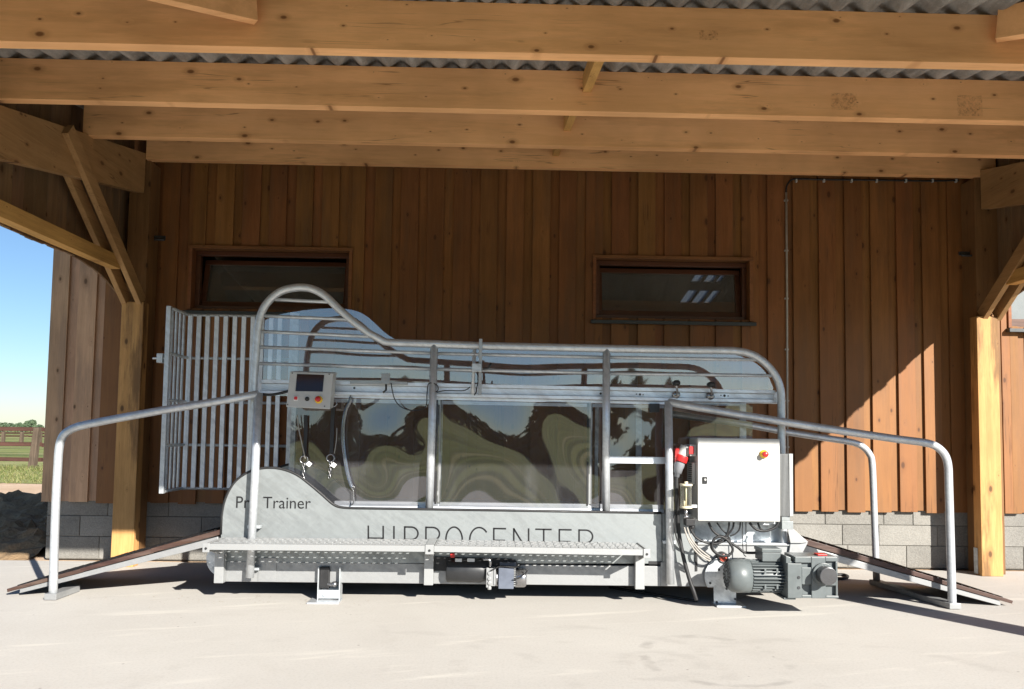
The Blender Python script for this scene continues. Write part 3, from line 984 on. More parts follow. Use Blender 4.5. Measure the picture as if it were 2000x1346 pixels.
def hip():
    out = []
    sl_ = .0178
    def T(x): return 1026.5 + (x-718)*sl_
    H = 49.0
    def arc(cx, cy, rx, ry, a0, a1, n=14):
        r = []
        for k in range(n+1):
            a = R_(a0+(a1-a0)*k/n); x = cx+rx*math.cos(a)
            r.append((x, cy - ry*math.sin(a) + (x-718)*sl_))
        return r
    def S(*pts): out.append([(x, 1026.5 + y + (x-718)*sl_) for x, y in pts])
    S((719.5,0),(719.5,H)); S((748.5,0),(748.5,H)); S((719.5,H/2),(748.5,H/2))
    S((769.5,0),(769.5,H))
    for x0, x1 in ((790.5,816.5),(832,858.5)):
        S((x0,0),(x0,H)); r = H*.5/2
        xm = x1 - 13
        out.append([(x0,1028+(x0-718)*sl_),(xm,1028+(xm-718)*sl_)]+arc(xm,1028+r,13,r,90,-90)[1:]+[(x0,1028+2*r+(x0-718)*sl_)])
    out.append(arc(887,1026.5+H/2,16,H/2,0,360,34))
    out.append(arc(936,1026.5+H/2,18.5,H/2,38,322,28))
    for x0, x1 in ((964.5,988.5),(1092.5,1116.5)):
        S((x0,0),(x0,H)); S((x0,1.4),(x1,1.4)); S((x0,H/2),(x1-2,H/2)); S((x0,H-1.4),(x1,H-1.4))
    S((1003.5,0),(1003.5,H)); S((1003.5,1),(1032.5,H-1)); S((1032.5,0),(1032.5,H))
    S((1045.5,1.4),(1077.5,1.4)); S((1062,1),(1062,H))
    x0, x1 = 1131, 1157.5; r = H*.5/2; xm = x1-13
    S((x0,0),(x0,H)); out.append([(x0,1028+(x0-718)*sl_),(xm,1028+(xm-718)*sl_)]+arc(xm,1028+r,13,r,90,-90)[1:]+[(x0,1028+2*r+(x0-718)*sl_)])
    S((1144,2*r+1.5),(1158,H))
    return out
strokes('lettering', hip())
def text(name, body, px0, px1, pyb, pyc, Y, par, mat):
    cu = bpy.data.curves.new(name, 'FONT'); cu.body = body; cu.size = 1.0; cu.extrude = 0; cu.resolution_u = 6
    tmp = bpy.data.objects.new(name, cu); col.objects.link(tmp)
    bpy.context.view_layer.update()
    me = bpy.data.meshes.new_from_object(tmp.evaluated_get(bpy.context.evaluated_depsgraph_get()))
    bpy.data.objects.remove(tmp)
    xs = [v.co.x for v in me.vertices]; ys = [v.co.y for v in me.vertices]
    a = P(px0, pyb, Y); b = P(px1, pyb, Y); c = P(px0, pyc, Y)
    sx = (b.x-a.x)/(max(xs)-min(xs)); sz = (c.z-a.z)/max(ys)
    slope = (b.z-a.z)/(b.x-a.x)*0
    x0 = min(xs)
    for v in me.vertices:
        x = a.x+(v.co.x-x0)*sx
        v.co = (x, Y-.0016, a.z + v.co.y*sz)
    me.materials.append(mat)
    o = bpy.data.objects.new(name, me); col.objects.link(o)
    o.parent = par
    return o
text('lettering', 'Pro Trainer', 461, 607, 992, 969.5, YP, front, M['ink'])

# ---- base frame under the bench
zb0 = P(700, 1138.5, YP).z
zmid = P(700, 1099, YP).z
xa = P(421, 1135, YP).x; xb = P(1397, 1148, YP).x
m = MB()
m.box(xa, xb, YP-.006, YP+.055, zb0, zmid-.002)
m.box(xa, xb, YB-.045, YB+.018, zb0, zmid-.002)
for x in (xa+.02, -.9, 0, .9, xb-.1): m.box(x, x+.08, YP+.056, YB-.046, zb0+.02, zmid-.01)
m.build('base_frame', M['alu'], tm, .004)
# lower lip and cover plates on the base
for a, b in ((505, 540), (1290, 1395)):
    m = MB()
    x0 = P(a, 1120, YP).x; x1 = P(b, 1120, YP).x
    m.box(x0, x1, YP-.012, YP-.0065, zb0+.003, zmid+.03)
    m.build('cover_plate', M['alu'], tm, .001)

# dark slot at the end of the panel
s0 = XZ(1267, 1096, YP); s1 = XZ(1292, 1102.5, YP)
m = MB(); m.box(s0[0], s1[0], YP-.004, YP-.0015, s1[1], s0[1]); m.build('slot', M['black'], front)

# ---- belt, drums
zd = P(445, 1085, 6.6).z
drum_l = Vector((P(446, 1085, 6.4).x, 0, P(446, 1088, 6.4).z)); drum_r = Vector((P(1560, 1085, 6.4).x, 0, P(1560, 1088, 6.4).z))
rd = .135
for dd in (drum_l, drum_r):
    m = MB(); m.cyl((dd.x, YP+.02, dd.z), (dd.x, YB-.01, dd.z), rd, n=36); m.build('drum', M['darksteel'], tm)
dzt = drum_l.z + rd
m = MB()
m.box(drum_l.x, drum_r.x, YP+.06, YB-.06, drum_l.z+rd+.002, drum_l.z+rd+.012)
m.box(drum_l.x, drum_r.x, YP+.06, YB-.06, drum_l.z-rd-.0, drum_l.z-rd+.008)
m.build('belt', M['black'], tm)
m = MB(); m.cyl((drum_l.x, YP+.013, drum_l.z), (drum_l.x, YP+.019, drum_l.z), rd+.006, n=36); m.build('end_disc', M['galv_dull'], tm)

# ---- right-hand end: side box, galvanised trough, aluminium lower beam
m = MB()
a = XZ(1294, 1003.5, YP); b = XZ(1357, 1116, YP)
m.box(a[0], b[0], YP-.004, YP+.012, b[1], a[1]); m.build('cover_plate', M['galv_sheet'], tm, .002)
m = MB(); e0 = XZ(1357, 1060, YP); e1 = XZ(1361, 1115, YP); m.box(e0[0], e1[0], YP-.02, YP+.012, e1[1], e0[1]); m.build('black_edge', M['black'], tm)
t0 = XZ(1357.5, 1012, YP+.10); t1 = XZ(1532, 1058, YP+.10)
m = MB()
m.box(t0[0], t1[0], YP+.10, YP+.112, t1[1]-.005, t0[1]+.12)
m.box(t0[0], t1[0], YP-.01, YP+.10, t1[1]-.012, t1[1]-.002)
m.build('side_trough', M['galv_dull'], tm, .002)
l0 = XZ(1362, 1061, YP); l1 = XZ(1566, 1108, YP)
m = MB()
m.box(l0[0], l1[0], YP+.004, YP+.03, l1[1], l0[1])
m.box(l0[0], XZ(1560, 1061, YP)[0], YP-.012, YP+.003, l0[1]-.012, l0[1]+.004)
m.build('lower_beam', M['alu_white'], tm, .003)
wz = pl([(1538,1033),(1549,1033),(1579,1059),(1567,1061),(1544,1061)], YP-.04)
m = MB(); m.prism(wz, YP-.04, YP-.034); 
wz2 = pl([(1544,1060),(1578,1060),(1566,1083),(1541,1083)], YP-.02)
m.prism(wz2, YP-.02, YP+.05)
m.build('end_gusset', M['alu_white'], tm, .002)

# ---- feet
def foot_l():
    x0, z1 = XZ(623, 1106, YP-.02); x1, z0 = XZ(665, 1170, YP-.02)
    m = MB(); t = .008
    ya, yb = YP-.06, YP+.05
    m.box(x0, x0+t, ya, yb, .012, z1); m.box(x1-t, x1, ya, yb, .012, z1)
    m.box(x0+t+.001, x1-t-.001, yb-.01, yb-.002, .012, z1)
    zz = XZ(640, 1152, YP-.05)[1]
    m.box(x0+t+.001, x1-t-.001, ya+.002, ya+.010, .022, zz)
    r = m.build('foot', M['galv_dull'], tm, .002)
    p = MB(); g0 = P(610, 1181, 6.14); g1 = P(660, 1181, 6.14)
    p.box(x0-.055, x1+.01, 6.14, YP+.03, .0, .012); p.build('foot_plate', M['galv'], r, .002)
    q = MB(); q.box(x0+t+.004, x0+.085, ya+.02, yb-.02, zz+.004, z1-.003); q.build('damper', M['black'], r, .006)
    q = MB(); c = XZ(651, 1141, YP-.03); q.cyl((c[0]-.045, YP-.03, c[1]), (c[0]+.02, YP-.03, c[1]-.01), .016); q.ball((c[0]+.01, YP-.035, c[1]), .024)
    q.build('fitting', M['steel'], r)
    q = MB(); c = XZ(634, 1160, YP-.06); q.cyl((c[0], ya-.008, c[1]), (c[0], ya+.004, c[1]), .017); q.build('bolt', M['galv'], r)
foot_l()
def foot_r():
    Y = YP-.045
    m = MB()
    c = XZ(1415, 1127, Y); r = .155
    pts = [(c[0]+r*math.cos(R_(a)), c[1]+.0+r*math.sin(R_(a))) for a in range(20, 215, 8)]
    xl = XZ(1394, 1170, Y)[0]; xr = XZ(1438, 1170, Y)[0]
    pts += [(xl, c[1]-.08), (xl, .012), (xr, .012), (xr, c[1]-.02)]
    m.prism(pts, Y, Y+.012)
    root = m.build('foot', M['galv_dull'], tm, .002)
    p = MB(); p.box(xl, xr+.05, Y-.09, Y+.10, 0, .012); p.build('foot_plate', M['galv'], root, .002)
    for px, py in ((1387, 1139), (1404, 1113), (1419, 1150), (1436, 1170), (1400, 1176)):
        q = XZ(px, py, Y); b = MB(); b.cyl((q[0], Y-.004, q[1]), (q[0], Y+.006, q[1]), .009); b.build('bolt', M['darksteel'], root)
foot_r()
for x in (-1.25, 1.75):
    m = MB(); m.box(x-.08, x+.08, YB-.03, YB+.06, 0, .2); m.build('foot', M['galv_dull'], tm, .003)

# ---- walkway: perforated tread plates on strap brackets
zwf = P(620, 1064, 5.92).z
def tread(pxl, pxr, pyl, pyr):
    Yf, Yb = 5.93, YP-.012
    a = P(pxl, pyl, Yf); b = P(pxr, pyr, Yf)
    m = MB()
    x0, x1 = a.x, b.x
    def zt(x): return a.z + (b.z-a.z)*(x-x0)/(x1-x0)
    nx = int((x1-x0)/.058); ny = 5
    cx_ = (x1-x0-.02)/nx; cy_ = (Yb-Yf-.02)/ny
    V = []; F = []
    def quad(*pts):
        o = len(V); V.extend(pts); F.append(tuple(range(o, o+len(pts))))
    th = .003
    for j in range(ny):
        for i in range(nx):
            X0 = x0+.01+i*cx_; X1 = X0+cx_; Y0 = Yf+.01+j*cy_; Y1 = Y0+cy_
            ox = 0 if j % 2 == 0 else cx_*.5
            hx0 = X0 + cx_*.22; hx1 = X0 + cx_*.76
            sh = cx_*.16 if j % 2 else -cx_*.14
            hx0 += sh; hx1 += sh
            hy0 = Y0 + cy_*.30; hy1 = Y0 + cy_*.68
            lip = .005
            def z(x): return zt(x)
            o = [(X0,Y0,z(X0)),(X1,Y0,z(X1)),(X1,Y1,z(X1)),(X0,Y1,z(X0))]
            h = [(hx0,hy0,z(hx0)+lip),(hx1,hy0,z(hx1)+lip),(hx1,hy1,z(hx1)+lip),(hx0,hy1,z(hx0)+lip)]
            b_ = len(V); V.extend(o+h)
            F.extend([(b_,b_+1,b_+5,b_+4),(b_+1,b_+2,b_+6,b_+5),(b_+2,b_+3,b_+7,b_+6),(b_+3,b_,b_+4,b_+7)])
            b2 = len(V); V.extend([(p[0],p[1],p[2]-.008) for p in h])
            F.extend([(b_+4,b_+5,b2+1,b2),(b_+5,b_+6,b2+2,b2+1),(b_+6,b_+7,b2+3,b2+2),(b_+7,b_+4,b2,b2+3)])
    quad((x0,Yf,zt(x0)),(x1,Yf,zt(x1)),(x1,Yf+.01,zt(x1)),(x0,Yf+.01,zt(x0)))
    quad((x0,Yb-.01,zt(x0)),(x1,Yb-.01,zt(x1)),(x1,Yb,zt(x1)),(x0,Yb,zt(x0)))
    quad((x0,Yf+.01,zt(x0)),(x0+.01,Yf+.01,zt(x0)),(x0+.01,Yb-.01,zt(x0)),(x0,Yb-.01,zt(x0)))
    quad((x1-.01,Yf+.01,zt(x1)),(x1,Yf+.01,zt(x1)),(x1,Yb-.01,zt(x1)),(x1-.01,Yb-.01,zt(x1)))
    m.add(V, F)
    r = m.build('walkway_plate', M['alu_white'], tm)
    lip = MB()
    hgt = .042
    lip.hexa([(x0,Yf-.004,zt(x0)-hgt),(x1,Yf-.004,zt(x1)-hgt),(x1,Yf-.004,zt(x1)+.001),(x0,Yf-.004,zt(x0)+.001)],
             [(x0,Yf-.001,zt(x0)-hgt),(x1,Yf-.001,zt(x1)-hgt),(x1,Yf-.001,zt(x1)+.001),(x0,Yf-.001,zt(x0)+.001)])
    lip.hexa([(x0,Yb+.001,zt(x0)-hgt),(x1,Yb+.001,zt(x1)-hgt),(x1,Yb+.001,zt(x1)),(x0,Yb+.001,zt(x0))],
             [(x0,Yb+.004,zt(x0)-hgt),(x1,Yb+.004,zt(x1)-hgt),(x1,Yb+.004,zt(x1)),(x0,Yb+.004,zt(x0))])
    lip.build('front_lip', M['alu_white'], r)
    return zt, Yf, Yb
zt1, Yf, Yb = tread(409, 832, 1062.3, 1066.3)
zt2, _, _ = tread(848, 1257, 1066.5, 1073.5)
for px, zf_, pb in ((403, zt1, 430), (839, zt1, 838), (1263, zt2, 1249)):
    x = P(px, 1075, Yf).x
    z = zf_(x)
    xo = P(pb, 1100, YP-.05).x
    m = MB()
    wl = .062 if px == 839 else .05
    m.box(x-wl/2, x+wl/2, Yf-.012, Yf-.006, z-.06, z+.006)
    m.box(x-wl/2, x+wl/2, Yf-.006, Yb+.006, z+.003, z+.008) if px == 839 else m.box(x-.006, x+.006, Yf-.006, Yb+.004, z-.052, z+.004)
    zlow = P(pb, {430: 1138, 838: 1142, 1249: 1150}[pb], YP-.05).z
    m.box(xo-.035, xo+.035, YP-.075, YP-.014, zlow, zf_(xo)-.046)
    m.prismx([(Yf+.02, z-.05), (YP-.078, z-.05), (YP-.078, z-.12)], xo-.004, xo+.004)
    r = m.build('walkway_bracket', M['alu_white'], tm, .002)
    b = MB(); b.cyl((x, Yf-.016, z-.032), (x, Yf-.011, z-.032), .009); b.build('bolt', M['black'], r)

# ---- main tube frame
R1 = .031
arch = [(486,1000),(488,920),(491,850),(494,790),(497,730),(500,690),(503.5,645),(508,620),(515,602),(525,588),(538,576),(553,567.5),(571,563),(590,561.5),(608,564),(625,571.5),(641,583),(660,602),(690,628),(722,652)]
pts = [P(x, y, YT) for x, y in arch]
c = catmull(pts, 4)
c += [P(752, 668, YT), P(765, 669.5, YT)]
c += [P(845, 672, YT), P(943, 675.7, YT), P(1185, 681, YT), P(1343, 684, YT), P(1420, 684.8, YT)]
arc2 = [(1436,685.5),(1457,689),(1477,697),(1498,713),(1514,733),(1523,755),(1526,780),(1526.5,855),(1529,1000),(1531,1075)]
c += catmull([P(x, y, YT) for x, y in arc2], 5)
m = MB(); m.tube(c, R1, 18)
m.build('main_tube', M['galv'], tm)
def post(name, pts, r, mat='galv', par=None, Y=YT, n=16):
    m = MB(); m.tube([P(x, y, Y) for x, y in pts], r, n)
    return m.build(name, M[mat], par or tm)
post('upright', [(848, 674), (843, 850), (838.5, 993)], .0305)
post('upright', [(1184.5, 682), (1184, 840), (1184, 999)], .0305)
# horizontal railing bars
for a, b in (((537,585),(656,591)), ((513,617),(697,625)), ((509,647.5),(737,658.5)), ((506,678),(846,690.3)), ((504,710),(846,721)),
             ((850,690.6),(1184,698.3)), ((850,721.3),(1184,728.7)), ((1185,698),(1483,703)), ((1185,729.5),(1513,734))):
    post('rail_bar', [a, b], .0135, n=12)
# pair of small posts with a clamp block
m = MB()
q0 = P(927, 678, YT); q1 = P(923, 770, YT)
m.tube([q0, q1], .014, 12); m.build('slim_post', M['galv'], tm)
q0 = P(939, 662, YT-.05); q1 = P(938, 772, YT-.05)
m = MB(); m.box(q0.x-.013, q0.x+.013, YT-.06, YT-.04, q1.z, q0.z); r = m.build('sensor_bar', M['alu_white'], tm, .002)
q = P(931, 718.5, YT-.06)
m = MB(); m.box(q.x-.038, q.x+.038, YT-.085, YT-.036, q.z-.033, q.z+.033); m.build('clamp_block', M['galv_dull'], r, .004)
m = MB(); m.tube([P(944, 720, YT-.09), P(953, 719, YT-.10), P(957, 716, YT-.10), P(958, 709, YT-.10)], .008, 8); m.build('lever', M['blackplastic'], r)
m = MB(); m.tube([P(x, y, YT-.05) for x, y in ((931,728),(935,738),(933,750),(931,758),(930,766),(926,772))], .005, 6, True); m.build('wire', M['black'], r)

# ---- C channel across the frame
YC = YT+.045
def chan(y0l, y1l, y0r, y1r, dep, name, mat, xl=508, xr=1515, Y=YC, th=.02):
    a = P(xl, y0l, Y); b = P(xr, y0r, Y); c_ = P(xr, y1r, Y); d = P(xl, y1l, Y)
    m = MB(); A = [d, c_, b, a]; o = Vector((0, th, 0))
    A = [p + Vector((0, dep, 0)) for p in A]
    m.hexa(A, [p+o for p in A])
    return m.build(name, M[mat], tm, .002)
chan(741, 748, 762.5, 769, 0.0, 'channel_flange', 'galv_bright', th=.07)
chan(748.5, 762, 769.5, 780, .03, 'channel_web', 'galv_bright', th=.03)
chan(762.5, 768, 780.5, 787, 0.0, 'channel_flange', 'galv_bright', th=.07)
chan(770, 776, 788, 793, .05, 'glazing_rail', 'galv_bright', 640, 1460, th=.02)
chan(777.5, 785, 791, 797, .065, 'glazing_rail', 'galv_bright', 640, 1300, th=.02)
# bolts and holes in the web
for px, py, r in ((692,758,.009),(1243,770,.005),(1250,770.5,.009),(1256,771,.005),(1408,772.5,.005),(1415,773,.010),(1422,773.5,.005),(1173,769,.009)):
    q = P(px, py, YC+.03); m = MB(); m.cyl((q.x, YC+.027, q.z), (q.x, YC+.0295, q.z), r, n=12); m.build('bolt_hole', M['black'], tm)
# two star handles on bent stalks
for px, py, qx, qy in ((1321,771,1321.5,748), (1388,773.5,1389,751)):
    b = P(px, py, YC); k = P(qx, qy, YC-.08)
    m = MB(); m.lathe((b.x, YC+.03, b.z), (0,-1,0), [(0,.0),(0,.032),(.03,.032),(.04,.02),(.042,0)], 18)
    m.tube([Vector((b.x,YC-.005,b.z)), Vector((b.x,YC-.05,b.z+.01)), Vector((k.x,YC-.065,k.z-.02)), Vector((k.x,YC-.07,k.z))], .009, 8)
    r = m.build('clamp_handle', M['steel'], tm)
    m = MB(); m.lathe((k.x-.01, YC-.04, k.z), (.3,-1,0), [(0,0),(0,.018),(.03,.024),(.06,.022),(.066,0)], 14); m.build('knob', M['blackplastic'], r)
# distance sensor rail
s0 = P(684, 747, YC-.02); s1 = P(796, 747, YC-.02)
m = MB(); m.box(s0.x, s1.x, YC-.035, YC-.008, s0.z-.013, s0.z+.011); r = m.build('sensor_bar', M['alu_white'], tm, .002)
q = P(753.5, 740, YC-.04); m = MB(); m.box(q.x-.035, q.x+.035, YC-.06, YC-.0355, q.z-.042, q.z+.042); m.build('clamp_block', M['alu'], r, .003)
m = MB(); m.tube([P(754,751,YC-.06), P(754,762,YC-.065), P(748,767,YC-.07)], .008, 8); m.build('lever', M['blackplastic'], r)
m = MB(); m.tube([P(x,y,YC-.07) for x, y in ((764,748),(766,762),(771,780),(781,793),(798,801),(818,801),(832,793),(834,770),(836,752),(842,748),(853,752),(856,761),(852,766),(870,763),(905,763),(918,756))], .0045, 6, True)
m.build('wire', M['black'], r)

# ---- clear acrylic
def pane(name, outline_fn, x0, x1, z0, z1, Y, amp, seed, mat, nx=90, nz=44):
    rnd = random.Random(seed)
    waves = [(rnd.uniform(1.6,5.0)*rnd.choice((-1,1)), rnd.uniform(2.0,6.0)*rnd.choice((-1,1)), rnd.uniform(0,6.28), rnd.uniform(.5,1)) for _ in range(7)]
    waves += [(rnd.uniform(7,13)*rnd.choice((-1,1)), rnd.uniform(6,13)*rnd.choice((-1,1)), rnd.uniform(0,6.28), rnd.uniform(.08,.17)) for _ in range(6)]
    def dy(x, z):
        return amp*sum(a*math.sin(kx*x+kz*z+ph) for kx, kz, ph, a in waves)/3
    V = []; F = []; idx = {}
    for j in range(nz+1):
        for i in range(nx+1):
            u = i/nx; v = j/nz
            x = x0+(x1-x0)*u
            zl, zh = outline_fn(x) if outline_fn else (z0, z1)
            z = zl+(zh-zl)*v
            V.append((x, Y+dy(x, z), z))
    F = [(j*(nx+1)+i, j*(nx+1)+i+1, (j+1)*(nx+1)+i+1, (j+1)*(nx+1)+i) for j in range(nz) for i in range(nx)]
    m = MB(); m.add(V, F, True)
    return m.build(name, M[mat], tm)
YG = YC + .05
zlo = P(900, 985, YG).z; zhi = P(900, 784, YG).z
# outline follows the hump of the panel at its left end
hump = [(x, z) for x, z in oz]
def hz(x):
    best = zlo
    pr = None
    for (a, b) in zip(hump[2:-2], hump[3:-1]):
        if a[0] <= x <= b[0] and b[0] > a[0]:
            t = (x-a[0])/(b[0]-a[0]); best = max(a[1]+(b[1]-a[1])*t - .06, zlo - .02)
    return best
xg0 = P(566, 900, YG).x; xg1 = P(858, 900, YG).x; xg2 = P(1154, 900, YG).x; xg3 = P(1470, 900, YG).x
pane('window_pane', lambda x: (hz(x), zhi+.01), xg0, xg1-.004, 0, 0, YG, .0125, 3, 'acrylic')
pane('window_pane', None, xg1+.004, xg2-.004, zlo-.02, zhi+.01, YG+.004, .0140, 12, 'acrylic')
pane('window_pane', None, xg2+.004, xg3, zlo-.02, zhi+.01, YG, .0125, 21, 'acrylic')
# glazing bars
for x in (xg1, xg2):
    m = MB(); m.box(x-.016, x+.012, YG+.010, YG+.03, zlo, zhi+.03); m.build('glazing_bar', M['alu'], tm, .002)
    m = MB(); m.box(x-.032, x-.017, YG+.006, YG+.02, zlo, zhi+.02); m.build('rubber_seal', M['black'], tm)
# bottom track behind the panel
chan(980, 992, 988, 1003, .06, 'bottom_track', 'galv_bright', 650, 1300, th=.06)
# upper sheet: hump, straight run and rounded end, on the rear side
def up_out():
    pts = [(517,626),(540,616),(575,609),(610,604.5),(650,602.5),(690,606),(715,617),(735,634),(752,650),(775,664),(800,670),(900,673),(1100,678),(1300,683),(1390,686),(1440,694),(1475,709),(1498,731),(1510,757)]
    return [XZ(x, y, YB-.03) for x, y in pts]
uo = [Vector((x,0,z)) for x, z in up_out()]
uo = catmull(uo, 5)
zbl = P(900, 990, YB).z
def uz(x):
    for a, b in zip(uo[:-1], uo[1:]):
        if a.x <= x <= b.x and b.x > a.x:
            return a.z+(b.z-a.z)*(x-a.x)/(b.x-a.x)
    return uo[-1].z
zcut = P(900, 779, YB).z
pane('upper_pane', lambda x: (zcut, uz(x)), uo[0].x+.001, uo[-1].x-.001, 0, 0, YB-.03, .0022, 5, 'acrylic_back', 120, 40)
m = MB()
for px, w_ in ((861, .03), (1165, .03), (1247, .05), (1450, .06), (572, .05)):
    x = P(px, 860, YB).x; m = MB(); m.box(x-w_/2, x+w_/2, YB-.02, YB+.0, P(px, 1000, YB).z, P(px, 612 if px == 572 else 775, YB).z); m.build('rear_upright', M['galv_dull'], tm, .002)
# rear channel
a = P(560, 760, YB); b = P(1520, 778, YB)
m = MB(); m.box(a.x, b.x, YB+.01, YB+.05, b.z-.05, b.z+.06); m.build('rear_channel', M['galv_dull'], tm, .003)
# cross rail on the right-hand window
m = MB(); a = P(1186, 898, YT); b = P(1303, 899, YT); m.box(a.x, b.x, YT-.012, YT+.012, a.z-.027, a.z+.027); m.build('cross_rail', M['galv_bright'], tm, .003)
# small dark block at the top of the right-hand window
q = P(1279, 797, YG-.02); m = MB(); m.box(q.x-.045, q.x+.035, YG-.04, YG-.005, q.z-.035, q.z+.035); m.build('door_runner', M['blackplastic'], tm, .004)

# ---- barred gate swung open at the rear left corner
YA, YGt = 6.88, 7.30
g0 = P(331, 598, YA); g1 = P(315, 964, YA)
m = MB(); m.box(g0.x-.019, g0.x+.019, YA-.02, YA+.02, g1.z, g0.z)
gate = m.build('gate', M['galv'], tm, .003)
gx = P(372, 613, YGt).x
ztop = P(372, 616, YGt).z; zbot = P(372, 953, YGt).z
gxr = P(571, 700, YGt).x
for i in range(4):
    y = YA + .075 + i*.085
    m = MB(); m.box(g0.x-.007, g0.x+.007, y-.016, y+.014, zbot+.01, ztop-.01); m.build('bar', M['galv'], gate, .002)
n = 14
pxs = [373, 390, 407, 424.5, 442, 460, 477.5, 495, 513, 531, 548]
for px in pxs:
    x = P(px, 613, YGt).x
    m = MB(); m.box(x-.020, x+.020, YGt-.012, YGt+.012, zbot+.002, ztop-.002); m.build('bar', M['galv_bright'], gate, .003)
for k, py in enumerate((616, 700, 786, 870, 955)):
    z = P(440, py, YGt).z
    m = MB()
    m.tube([(g0.x, YA+.02, z), (g0.x, YGt-.04, z), (g0.x+.012, YGt-.004, z), (g0.x+.05, YGt+.022, z), (gxr, YGt+.022, z)], .0135, 10)
    m.build('gate_rail', M['galv_dull'], gate)
m = MB(); m.box(gxr-.028, gxr+.028, YGt-.02, YGt+.03, zbot-.12, ztop+.04); m.build('hinge_post', M['galv'], gate, .003)
m = MB(); m.box(gxr+.034, gxr+.055, YGt-.01, YGt+.02, zbot-.12, ztop-.03); m.build('hinge_post', M['galv_dull'], gate, .003)
q = P(321, 700, YA)
m = MB(); m.box(q.x-.055, q.x-.006, YA-.03, YA+.03, q.z-.04, q.z+.04); m.cyl((q.x-.10, YA, q.z), (q.x+.05, YA, q.z), .009, n=10); m.build('latch', M['galv_dull'], gate, .003)

# ---- hydraulic power pack in the recess under the walkway
YR = YP-.05
rc0 = XZ(832, 1086, YP); rc1 = XZ(1011, 1106, YP)
m = MB()
r_ = .05
pts = [(rc0[0], rc1[1]-.04), (rc0[0], rc0[1]-r_)] + [(rc0[0]+r_-r_*math.cos(R_(a)), rc0[1]-r_+r_*math.sin(R_(a))) for a in (15,30,45,60,75)] + [(rc0[0]+r_, rc0[1]-.001), (rc1[0]-r_, rc0[1]-.012)] + [(rc1[0]-r_+r_*math.sin(R_(a)), rc0[1]-.012-r_+r_*math.cos(R_(a))) for a in (15,30,45,60,75)] + [(rc1[0], rc0[1]-.012-r_), (rc1[0], rc1[1]-.04)]
m.prism(pts, YP-.0145, YP-.0125)
hp = m.build('power_pack', M['black'], tm)
a = XZ(872, 1090, YR); b = XZ(945, 1139, YR)
zc = (a[1]+b[1])/2; rr = (a[1]-b[1])/2
m = MB()
m.lathe((a[0], YR+.03, zc), (1,0,0), [(0,0),(0,rr*.92),(.012,rr),(b[0]-a[0]-.03,rr),(b[0]-a[0],rr*.9),(b[0]-a[0]+.035,rr*.72),(b[0]-a[0]+.05,rr*.7)], 30)
m.build('oil_tank', M['blackplastic'], hp, .008)
for px0, px1, nm in ((889,902,'tag'),(912.5,927,'tag')):
    c0 = XZ(px0, 1091.5, YR-.075); c1 = XZ(px1, 1097, YR-.075)
    m = MB(); m.hexa([(c0[0],YR-.073,c1[1]-.002),(c1[0],YR-.073,c1[1]-.002),(c1[0],YR-.066,c0[1]),(c0[0],YR-.066,c0[1])],[(c0[0],YR-.07,c1[1]-.002),(c1[0],YR-.07,c1[1]-.002),(c1[0],YR-.063,c0[1]),(c0[0],YR-.063,c0[1])])
    m.build('sticker', M['tag'], hp)
q = XZ(884, 1084, YR); m = MB(); m.box(q[0]-.017, q[0]+.017, YR-.03, YR+.0, q[1]-.017, q[1]+.017); m.build('filler_cap', M['red'], hp, .004)
c0 = XZ(951, 1108, YR-.05); c1 = XZ(967, 1144, YR-.05)
m = MB(); m.box(c0[0], c1[0], YR-.07, YR+.05, c1[1], c0[1]-.005); m.box(c0[0]-.004, c0[0]+.012, YR-.078, YR-.068, c1[1]-.01, c0[1])
m.box(c1[0]-.012, c1[0]+.003, YR-.078, YR-.068, c1[1]+.01, c0[1])
for py in (1119, 1130, 1138): 
    q = XZ(956, py, YR-.07); m.cyl((q[0], YR-.09, q[1]), (q[0], YR-.06, q[1]), .014, n=12)
q = XZ(956, 1147, YR); m.cyl((q[0], YR-.05, q[1]-.008), (q[0], YR-.05, q[1]+.02), .016, n=12)
m.build('pump_block', M['alu'], hp, .003)
c0 = XZ(974, 1103, YR-.06); c1 = XZ(1003, 1150, YR-.06)
m = MB()
m.box(c0[0], c1[0], YR-.075, YR+.06, c1[1], c0[1]-.02)
m.box(c0[0]+.008, c1[0]+.02, YR-.02, YR+.08, c0[1]-.02, c0[1]+.008)
m.build('terminal_box', M['bluegrey'], hp, .004)
m = MB()
for k in range(9):
    z = c1[1]+.02+k*.016; m.box(c1[0]+.001, c1[0]+.014, YR-.07, YR+.06, z, z+.008)
m.build('cooling_fin', M['alu'], hp)
d0 = XZ(1004, 1110, YR); d1 = XZ(1028, 1147, YR); zc = (d0[1]+d1[1])/2; rr = (d0[1]-d1[1])/2
m = MB(); m.lathe((c1[0]+.014, YR, zc), (1,0,0), [(0,0),(0,rr),(d1[0]-c1[0]-.03,rr),(d1[0]-c1[0]-.016,rr*.86),(d1[0]-c1[0]-.014,0)], 30)
m.build('motor', M['steel'], hp)
m = MB(); m.cyl((c0[0]-.03, YR, zc), (c0[0]-.001, YR, zc), rr*.9); m.build('coupling', M['steel'], hp)
m = MB(); m.tube([P(x,y,YR-.10) for x, y in ((1004,1131),(1013,1129),(1024,1122),(1030,1114),(1027,1112))], .0055, 8, True); m.tube([P(x,y,YR-.09) for x, y in ((957,1116),(968,1110),(980,1106),(1006,1108),(1018,1103))], .0055, 8, True); m.build('wire', M['black'], hp)
m = MB(); m.tube([P(x,y,YR-.03) for x, y in ((944,1093),(954,1093),(958,1098),(957,1108))], .012, 10, True); m.build('pipe_elbow', M['steel'], hp)

# ---- gear motor at the right-hand end
YM = 5.98
a = P(1419, 1124, YM); b = P(1461, 1124, YM); zc = P(1490, 1125, YM).z; rr = (P(1490, 1092, YM-.1).z - P(1490, 1159, YM-.1).z)/2
gm = MB()
